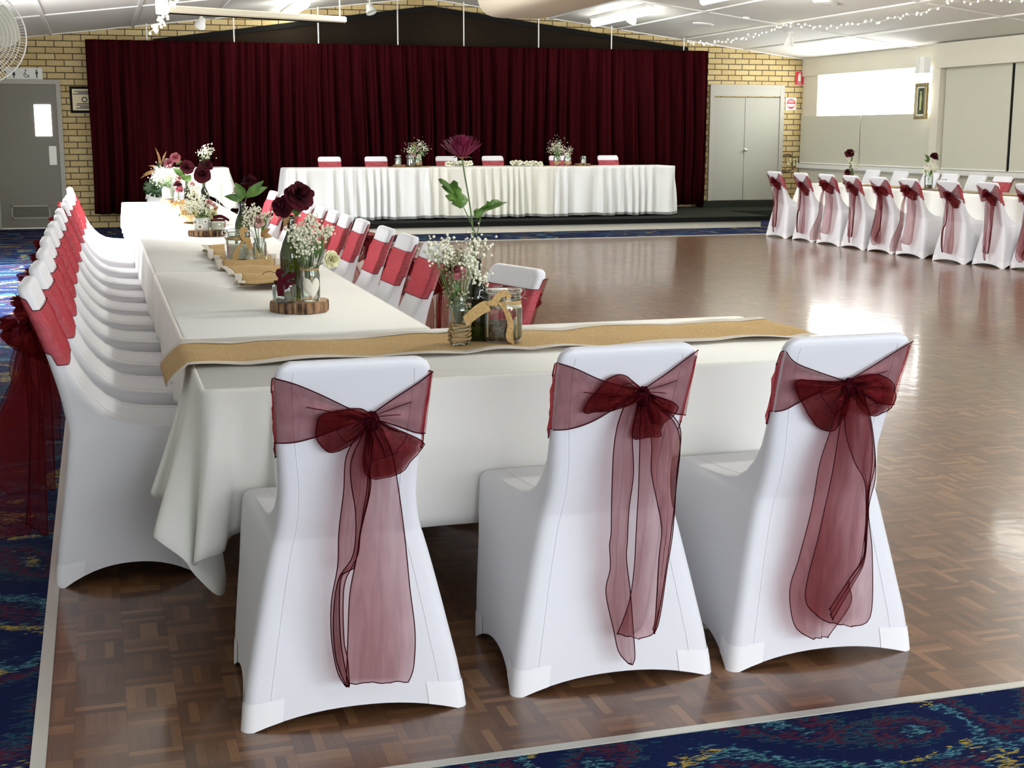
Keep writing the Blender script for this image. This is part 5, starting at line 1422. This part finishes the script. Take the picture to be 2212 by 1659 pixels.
jt = Vector((pk.x, Yk, Z3+jh)); q = lambda x, y, Y=Yk: on_y(x, y, Y)-jt
bunch('mixed_flower_bunch', "blush rose with baby's breath and autumn leaf, middle of the table", 'flowers', GF, jt, [
  ('blush', q(558, 478), .04, -.08, (-.1, -1, .4)), ('gyp', q(545, 458), (60, .05), -.08), ('gyp', q(540, 476), (30, .04), -.08), ('gyp', q(575, 470), (34, .04), -.08),
  ('leaf', q(566, 500), q(578, 462), .02), ('autumn', q(562, 510), q(588, 512), .04), ('autumn', q(563, 508), q(584, 494), .035), ('rose', q(580, 468), .014, -.08)], 31)
pg = on_y(540, 572, 7.62)
t = jar(pg.x, 7.60, Z3, .022, .07, 'small tealight glass between the two middle jars', neck=.98)
MB().lathe([(0, .004), (.017, .005), (.017, .03), (0, .03)], n=16).obj('candle', 'wax', t)

# -- group four: second wood slice with daisy pot
zt4 = wood_slice(.735, 9.98, TZ+.001, .135, .042, 'bark-edged wood slice under the daisy-patterned pot', 11)
p4 = on_y(436, 495, 9.95); pr = .058; ph_ = on_y(436, 470, 9.95).z-zt4
t = thing('daisy_pot', 'small white pot printed with brown-centred daisies on wood slice', 'pot', (p4.x, 9.95, zt4))
MB().lathe([(0, .002), (pr*.85, .001), (pr*.95, .01), (pr, ph_), (pr-.004, ph_), (pr*.9, .015), (0, .012)], n=24).obj('body', bump(vary(mat('pot_glaze', (.7, .72, .68), .4), (.5, .58, .48), (.8, .82, .78), 14), 10, .1), t)
g = MB(); g2_ = MB()
for a_, z_, R_ in ((-.75, ph_*.68, .024), (-.25, ph_*.3, .026), (.35, ph_*.7, .02)):
    for i in range(8):
        b_ = 2*PI*i/8; rr = pr+.003
        cxx, czz = a_+R_/rr*.55*math.cos(b_), z_+R_*.55*math.sin(b_)
        g.ball((rr*math.sin(cxx), -rr*math.cos(cxx), czz), R_*.42, 8, 5, 1, .2, 1)
    g2_.ball(((pr+.005)*math.sin(a_), -(pr+.005)*math.cos(a_), z_), R_*.36, 8, 6, 1, .3, 1)
g.obj('daisy_petals', 'white', t); g2_.obj('daisy_centres', 'bark', t)
jt = Vector((p4.x, 9.95, zt4+ph_)); q = lambda x, y, Y=9.95: on_y(x, y, Y)-jt
bunch('mixed_flower_bunch', "baby's breath and cream bloom spilling from the daisy pot", 'flowers', GF, jt, [
  ('gyp', q(408, 448), (60, .06), -.03), ('gyp', q(428, 442), (60, .06), -.03), ('gyp', q(440, 455), (50, .05), -.03), ('gyp', q(436, 432), (30, .05), -.03), ('cream', q(460, 462), .036, -.03, (.3, -1, .2)),
  ('blush', q(452, 438), .03, -.03, (.2, -.8, .6)), ('blush', q(462, 444), .022, -.03), ('autumn', q(462, 455), q(472, 446), .03), ('leaf', q(448, 470), q(440, 452), .04), ('leaf', q(440, 468), q(425, 462), .03), ('leaf', q(450, 466), q(462, 470), .03)], 41)
p5 = on_y(471, 490, 9.92); jr = .058; jh = on_y(471, 474, 9.92).z-zt4
t = jar(p5.x, 9.92, zt4, jr, jh, 'round frosted jar with burgundy ribbon right of the daisy pot', fill='heart', fillh=.8, neck=.85)
root = Vector((p5.x, 9.92, zt4)); q = lambda x, y, Y=9.92-jr-.01: on_y(x, y, Y)-root
jar_band(t, jr*.88, jh*.88, jh*1.02, 'burg_ribbon')
g = MB(); strip2(g, [q(460, 466), q(478, 464), q(496, 474)], [q(460, 474), q(478, 471), q(494, 479)]); g.obj('ribbon_tail', 'burg_ribbon', t, auto=False)

# -- far groups on the long table
def far_bottle(px, ytop, Y, label, m='green_glass', r=.042):
    p = on_y(px, ytop, Y); z0 = TZ+.03; h = max(.2, p.z-z0); bottle(p.x, Y, z0, h, r, m, label); return Vector((p.x, Y, z0+h))
b1 = far_bottle(439, 388, 11.75, 'dark bottle with two stacked burgundy peonies, far runner', 'dark_glass', .045)
q = lambda x, y, Y=11.7: on_y(x, y, Y)-b1
bunch('peony_stems', "two burgundy peonies one above the other topped by baby's breath", 'flowers', GF, b1, [
  ('peony', q(437, 376), .07, -.1, (0, -.9, .3)), ('peony', q(445, 357), .058, -.1, (.1, -.5, .8)), ('gyp', q(442, 330), (50, .06), -.1), ('gyp', q(452, 325), (20, .05), -.1), ('mumw', q(449, 340), .018, -.1)], 51)
b2 = far_bottle(402, 392, 12.9, 'green bottle with one burgundy peony near the far end', 'green_glass', .045)
q = lambda x, y, Y=12.85: on_y(x, y, Y)-b2
bunch('peony_stems', 'single burgundy peony with rounded green leaves near the far end', 'flowers', GF, b2, [
  ('peony', q(404, 361), .066, -.1, (-.1, -.9, .4)), ('leaf', q(396, 380), q(374, 364), .06, (0, -1, .2)), ('leaf', q(402, 392), q(412, 378), .06, (0, -1, .2)), ('leaf', q(400, 390), q(392, 372), .05, (0, -1, .2))], 52)
p6 = on_y(397, 462, 12.0); jr = .06; z6 = TZ+.03; jh = on_y(397, 436, 12.0).z-z6
t = jar(p6.x, 12.0, z6, jr, jh, 'lidded jar tied with drooping burlap bow, far runner', lid=True, fill='wax', fillh=.5)
jar_band(t, jr*.95, jh*.72, jh*.9, 'burlap'); root = Vector((p6.x, 12.0, z6)); q = lambda x, y, Y=12.0-jr-.01: on_y(x, y, Y)-root
g = MB(); strip2(g, [q(384, 432), q(376, 434), q(372, 440)], [q(388, 440), q(382, 442), q(379, 445)]); g.obj('bow_end', 'burlap', t, auto=False)
g = MB(); strip2(g, [q(386, 434), q(389, 450), q(398, 470)], [q(398, 430), q(402, 450), q(408, 470)]); g.obj('bow_end', 'burlap', t, auto=False)
p7 = on_y(420, 470, 11.9)
bunch('mixed_flower_bunch', "pink and cream sprigs in front of the far peony bottle", 'flowers', GF, Vector((p7.x, 11.95, TZ+.03)), [
  ('gyp', on_y(420, 412, 11.95)-Vector((p7.x, 11.95, TZ+.03)), (30, .05), .0), ('blush', on_y(415, 398, 11.95)-Vector((p7.x, 11.95, TZ+.03)), .028, .0), ('dry', on_y(418, 420, 11.95)-Vector((p7.x, 11.95, TZ+.03)), (50, .09), .0), ('gyp', on_y(414, 424, 11.95)-Vector((p7.x, 11.95, TZ+.03)), (24, .04), .0)], 61)
zt8 = wood_slice(on_z(362, 436, TZ).x+.03, 14.55, TZ+.006, .12, .055, 'sunlit wood slice at the far end of the long table', 14)
p8 = on_y(364, 425, 14.5); jr = .07; jh = on_y(364, 403, 14.5).z-zt8
t = jar(p8.x, 14.5, zt8, jr, jh, 'sunlit milky jar on the far wood slice', fill='wax', fillh=.9, neck=.8)
jt = Vector((p8.x, 14.5, zt8+jh)); q = lambda x, y, Y=14.5: on_y(x, y, Y)-jt
bunch('gypsophila_bunch', "sunlit pale green baby's breath in the far milky jar", 'flowers', GF, jt, [
  ('gyp', q(345, 375), (70, .09), -.05), ('gyp', q(362, 378), (90, .09), -.05), ('gyp', q(376, 382), (60, .08), -.05), ('gyp', q(338, 388), (30, .06), -.05), ('cream', q(364, 384), .04, -.05), ('leaf', q(362, 400), q(366, 380), .05), ('rose', q(386, 386), .035, -.05)], 71)
p9 = on_y(386, 425, 14.3)
t = jar(p9.x, 14.3, TZ+.008, .05, .13, 'clear glass jar beside the far wood slice with rose sprig', neck=.9)
bunch('rose_sprig', 'deep pink rose sprig leaning in the far clear jar', 'flowers', GF, Vector((p9.x, 14.3, TZ+.14)), [('rose', on_y(388, 410, 14.3)-Vector((p9.x, 14.3, TZ+.14)), .05, -.05), ('peony', on_y(384, 398, 14.3)-Vector((p9.x, 14.3, TZ+.14)), .045, -.05), ('blush', on_y(386, 392, 14.3)-Vector((p9.x, 14.3, TZ+.14)), .025, -.05)], 73)

# flowers on the small stage table: roses, greenery and a monstera leaf
bz = SZt+.001; cb = on_y(362, 364, 20.5)
t = jar(cb.x, 20.5, bz, .06, .14, 'glass vase at the back-left of the small stage table', neck=.8)
jt = Vector((cb.x, 20.5, bz+.14)); q = lambda x, y, Y=20.45: on_y(x, y, Y)-jt
bunch('rose_arrangement', 'pink roses with dried greenery on the small stage table', 'flowers', GF, jt, [
  ('rose', q(379, 340), .075, -.1, (.1, -.8, .6)), ('rose', q(364, 351), .07, -.1, (-.2, -.8, .6)), ('autumn', q(348, 362), q(340, 330), .04), ('autumn', q(348, 355), q(335, 318), .03), ('autumn', q(350, 352), q(360, 326), .03), ('autumn', q(345, 365), q(320, 358), .04), ('autumn', q(345, 368), q(308, 378), .035), ('autumn', q(340, 372), q(302, 386), .03), ('dleaf', q(346, 362), q(344, 345), .07), ('leaf', q(380, 356), q(394, 348), .05)], 81)
t = thing('monstera_leaf', 'dark glossy monstera leaf hanging over the front of the stage table', 'leaf', on_y(335, 396, 20.22))
root = t.location.copy(); O = []
cc = on_y(333, 410, 20.22)-root
nn = 90; rows = []
for f_ in (1, .7, .4, .08):
    row = []
    for i in range(nn):
        a = 2*PI*i/nn; R = .15*(1+.12*math.cos(a*2+.6))*(1 if abs(math.sin(a*5.5)) > .32 or f_ < .6 else .62)
        row.append(Vector((cc.x+.02+R*1.05*f_*math.cos(a), -.012*math.sin(PI*f_)-.02*f_*math.cos(a*2), cc.z+R*.95*f_*math.sin(a)+.02)))
    rows.append(row)
g = MB(); g.grid(rows, True); g.ngon(rows[-1]); o = g.obj('blade', 'leaf_dark', t, auto=False); o.modifiers.new('thickness', 'SOLIDIFY').thickness = .002
MB().tube([cc+Vector((.02, .0, .02)), cc+Vector((.03, .02, .13)), cc+Vector((.04, .12, .19))], .004, 6).obj('stalk', 'stem', t)

# head table decoration
HY = 20.62
def hp_(px): return on_y(px, 357, HY).x
z_ = HZ+.005
def hslice(px, r, label): return wood_slice(hp_(px), HY, z_, r, .03, label, px)
zz = hslice(868, .14, 'wood slice at the left on the head table')
jar(hp_(860), HY, zz, .05, .13, 'small dark candle jar on the left head table slice', fill='wax', fillh=.45, lid=True)
jar(hp_(884), HY-.1, z_, .06, .16, 'clip-top jar beside the left head table flowers', fill='potpourri', fillh=.3, clip=True)
t = jar(hp_(903), HY, z_, .065, .15, 'vase with burlap bow under the left head table flowers', fill=None, neck=.85)
jar_band(t, .062, .03, .08, 'burlap')
jt = Vector((hp_(903), HY, z_+.15)); q = lambda x, y, Y=HY-.02: on_y(x, y, Y)-jt
bunch('mixed_flower_bunch', 'white, blush and green posy at the left on the head table', 'flowers', GF, jt, [
  ('gyp', q(888, 324), (60, .10), -.1), ('gyp', q(905, 318), (50, .12), -.1), ('gyp', q(918, 320), (30, .08), -.1), ('mumw', q(905, 338), .036, -.1, (0, -1, .2)), ('mumw', q(907, 312), .03, -.1), ('cream', q(886, 328), .035, -.1), ('blush', q(893, 333), .04, -.1, (0, -1, .3)), ('blush', q(900, 326), .03, -.1), ('mumw', q(905, 304), .018, -.1),
  ('leaf', q(895, 335), q(892, 308), .05), ('leaf', q(903, 330), q(918, 338), .04), ('leaf', q(905, 340), q(902, 350), .08), ('autumn', q(900, 320), q(888, 310), .03)], 91)
for (c0, c1, lab, sd) in ((960, 1008, 'white blossom garland lying left of centre on the head table', 3), (1100, 1158, 'white blossom garland lying right of centre on the head table', 5)):
    x0, x1 = hp_(c0), hp_(c1); t = thing('blossom_garland', lab, 'garland', ((x0+x1)/2, HY-.2, z_), 0, 'white blossom garlands on the head table'); r_ = random.Random(sd)
    for i in range(9):
        g = MB(); bloom(g, (0, 0, 0), .045, (r_.uniform(-.5, .5), -.7, .8), 3, sd*10+i); o = g.obj('bloom', 'whitefl', t, auto=False); o.location = (lerp(x0, x1, i/8)-(x0+x1)/2, r_.uniform(-.03, .03), .04+r_.uniform(0, .02))
    g = MB()
    for i in range(8): u = lerp(x0, x1, i/7)-(x0+x1)/2; leaf(g, (u, 0, .01), (u+r_.uniform(-.12, .12), r_.uniform(-.08, .03), .015), .04)
    g.obj('leaves', 'leaf_dark', t, auto=False)
for px, r, h, lab in ((1203, .055, .17, 'left vase of the right head table posy'), (1226, .06, .16, 'right vase of the right head table posy')):
    t = jar(hp_(px), HY, z_, r, h, 'twine-tied glass '+lab, neck=.8); jar_band(t, r*.98, .03, .07, 'burlap')
jt = Vector((hp_(1205), HY, z_+.17)); q = lambda x, y, Y=HY-.02: on_y(x, y, Y)-jt
bunch('mixed_flower_bunch', 'tall cream and green posy at the right on the head table', 'flowers', GF, jt, [
  ('gyp', q(1205, 315), (60, .12), -.1), ('gyp', q(1195, 322), (40, .09), -.1), ('gyp', q(1212, 325), (50, .09), -.1), ('dry', q(1200, 318), (50, .12), -.1), ('cream', q(1208, 310), .025, -.1), ('mumw', q(1194, 312), .022, -.1), ('mumw', q(1212, 323), .025, -.1), ('leaf', q(1203, 345), q(1198, 318), .05), ('leaf', q(1204, 345), q(1210, 325), .04)], 93)
jt2 = Vector((hp_(1226), HY, z_+.16)); q = lambda x, y, Y=HY-.02: on_y(x, y, Y)-jt2
bunch('mixed_flower_bunch', 'low white and pink posy beside the tall right posy', 'flowers', GF, jt2, [
  ('mumw', q(1225, 334), .035, -.1, (0, -1, .3)), ('gyp', q(1230, 323), (30, .06), -.1), ('blush', q(1232, 332), .02, -.1), ('gyp', q(1220, 332), (24, .05), -.1), ('leaf', q(1226, 345), q(1234, 330), .03)], 94)
zz = hslice(1258, .13, 'wood slice at the right on the head table')
jar(hp_(1260), HY, zz, .045, .12, 'small candle jar on the right head table slice', fill='wax', fillh=.4, lid=False)
def hrun(x0, x1, lab):
    o = MB().bbox(x0, x1, 20.40, 20.75, z_-.004, z_, .001).obj('burlap_runner', 'burlap', smooth=False); tag(o, lab, 'table runner', 'burlap runners with lace edging')
hrun(hp_(838), hp_(925), 'short burlap mat under the left head table decorations')
hrun(hp_(1160), hp_(1285), 'short burlap mat under the right head table decorations')

# right table decoration
def rt(px, py_top, Y, lab, r=.05, m='glass'):
    X = 10.37; return X
Xr = 10.37
def on_right(px, py, X=10.37): return on_x(px, py, X)
pv = on_right(1836, 396); zr = TZ+.014
zr1 = wood_slice(Xr, pv.y-.05, zr-.008, .13, .035, 'wood slice on the right table under the far rose bottle', 33)
bh = on_right(1836, 352).z-zr1
bottle(Xr, pv.y, zr1, bh, .045, 'dark_glass', 'dark bottle with single burgundy rose on the right table, far group')
bt = Vector((Xr, pv.y, zr1+bh)); q = lambda x, y, X=Xr-.05: on_x(x, y, X)-bt
bunch('single_rose', 'single burgundy rose in the far bottle of the right table', 'flowers', GF, bt, [('peony', q(1835, 331), .07, -.1, (-.3, -.5, .8)), ('autumn', q(1838, 332), q(1851, 330), .03), ('leaf', q(1838, 350), q(1840, 338), .03), ('peony', q(1832, 372), .05, -.02, (-.6, -.6, .4))], 95)
bunch('mixed_flower_bunch', 'cream and dried flowers beside the far bottle, right table', 'flowers', GF, bt+Vector((-.05, -.12, -.08)), [('gyp', on_x(1845, 360, Xr-.05)-bt-Vector((-.05, -.12, -.08)), (40, .09), -.1), ('dry', on_x(1848, 362, Xr-.05)-bt-Vector((-.05, -.12, -.08)), (50, .12), -.1), ('gyp', on_x(1838, 350, Xr-.05)-bt-Vector((-.05, -.12, -.08)), (20, .06), -.1), ('mumw', on_x(1848, 380, Xr-.05)-bt-Vector((-.05, -.12, -.08)), .03, -.1)], 96)
pv = on_right(2008, 405); bh = on_right(2004, 372).z-zr
t = jar(Xr-.02, pv.y, zr, .055, bh, 'tall glass jar vase on the right table, nearer group', neck=.8, fill='potpourri', fillh=.25)
jt = Vector((Xr-.02, pv.y, zr+bh)); q = lambda x, y, X=Xr-.06: on_x(x, y, X)-jt
bunch('single_rose', "burgundy rose with green leaf above baby's breath on the right table", 'flowers', GF, jt, [('peony', q(2018, 338), .062, -.1, (.2, -.4, .9)), ('leaf', q(2006, 350), q(1998, 333), .05, (0, -1, .2)), ('leaf', q(2004, 352), q(1996, 345), .05, (0, -1, .2)), ('gyp', q(2010, 360), (60, .08), -.1), ('gyp', q(2018, 362), (30, .06), -.1), ('mumw', q(2000, 370), .04, -.1, (-.3, -1, .2)), ('leaf', q(2008, 380), q(2012, 365), .04)], 97)
p = on_x(2026, 384, Xr+.1)
t = jar(Xr+.05, pv.y-.22, zr, .05, .12, 'squat clip-top jar right of the tall jar, right table', clip=True, fill='twine', fillh=.5)
p = on_right(2133, 398)
o = MB().ball((0, 0, .05), .055, 14, 10).obj('round_candle', 'burg_ribbon'); o.location = (Xr-.02, p.y, zr-.005); tag(o, 'dark burgundy round candle on the right table near the edge', 'candle')
# wreath leaning in the brick corner
p = on_y(1722, 372, 22.4)
t = thing('wreath', 'dark twig wreath with small flowers hung low on the brick corner', 'wreath', (p.x-.12, 22.575, 0))
g = MB(); r_ = random.Random(5)
for k_ in range(5): g.tube([((.17+r_.uniform(-.012, .012))*math.cos(2*PI*i/30), r_.uniform(-.01, .01), .95+(.15+r_.uniform(-.012, .012))*math.sin(2*PI*i/30)) for i in range(31)], .009, 5)
g.obj('ring', 'bark', t)
g = MB()
for i in range(14): g.ball((r_.uniform(0, .2), -.02, .90+r_.uniform(-.02, .16)), .018, 6, 5)
g.obj('blossoms', 'cream', t)

# ================================================================= LIGHT
w = bpy.data.worlds.new('daylight'); SC.world = w; w.use_nodes = True
bg = w.node_tree.nodes['Background']; bg.inputs[0].default_value = (.90, .95, 1, 1); bg.inputs[1].default_value = 1.8
def area(name, loc, size, direction, power, col=(1, 1, 1), spread=None):
    l = bpy.data.lights.new(name, 'AREA'); l.shape = 'RECTANGLE'; l.size, l.size_y = size; l.energy = power; l.color = col
    if spread: l.spread = spread
    o = bpy.data.objects.new(name, l); COL.objects.link(o); o.location = loc
    o.rotation_euler = Vector(direction).to_track_quat('-Z', 'Y').to_euler(); return o
area('window_daylight_left', (LX-.25, 13.9, 1.3), (5.2, 2.3), (1, 0, -.15), 420, (.95, .97, 1))
area('rear_fill_softbox', (4.7, -3.6, 1.7), (8.8, 1.8), (-.12, 1, .0), 270, (.90, .94, 1))  # added softbox behind the camera, soft fill on the near chair backs
area('window_daylight_right', (RX+.4, (wy0+wy1)/2, 2.15), (wy1-wy0, .8), (-1, 0, -.5), 45, (1, 1, 1))
s = bpy.data.lights.new('sun', 'SUN'); s.energy = 16; s.angle = .01; s.color = (1, .97, .9)
so = bpy.data.objects.new('sun', s); COL.objects.link(so); so.location = (-8, 14, 6)
so.rotation_euler = Vector((1, -.10, -.62)).to_track_quat('-Z', 'Y').to_euler()
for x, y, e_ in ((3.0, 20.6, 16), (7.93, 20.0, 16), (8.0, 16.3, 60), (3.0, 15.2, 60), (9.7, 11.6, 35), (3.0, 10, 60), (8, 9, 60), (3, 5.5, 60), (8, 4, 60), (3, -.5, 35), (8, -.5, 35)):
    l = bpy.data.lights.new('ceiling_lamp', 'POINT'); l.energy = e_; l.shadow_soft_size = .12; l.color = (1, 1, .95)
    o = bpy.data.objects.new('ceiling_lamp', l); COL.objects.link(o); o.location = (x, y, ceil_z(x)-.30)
SC.view_settings.view_transform = 'Standard'; SC.view_settings.look = 'None'; SC.view_settings.gamma = 1; SC.view_settings.exposure = .62
SC.view_settings.use_curve_mapping = False
SC.cycles.max_bounces = 7; SC.cycles.diffuse_bounces = 4; SC.cycles.glossy_bounces = 3; SC.cycles.transparent_max_bounces = 24
SC.cycles.caustics_reflective = False; SC.cycles.caustics_refractive = False; SC.cycles.sample_clamp_indirect = 6
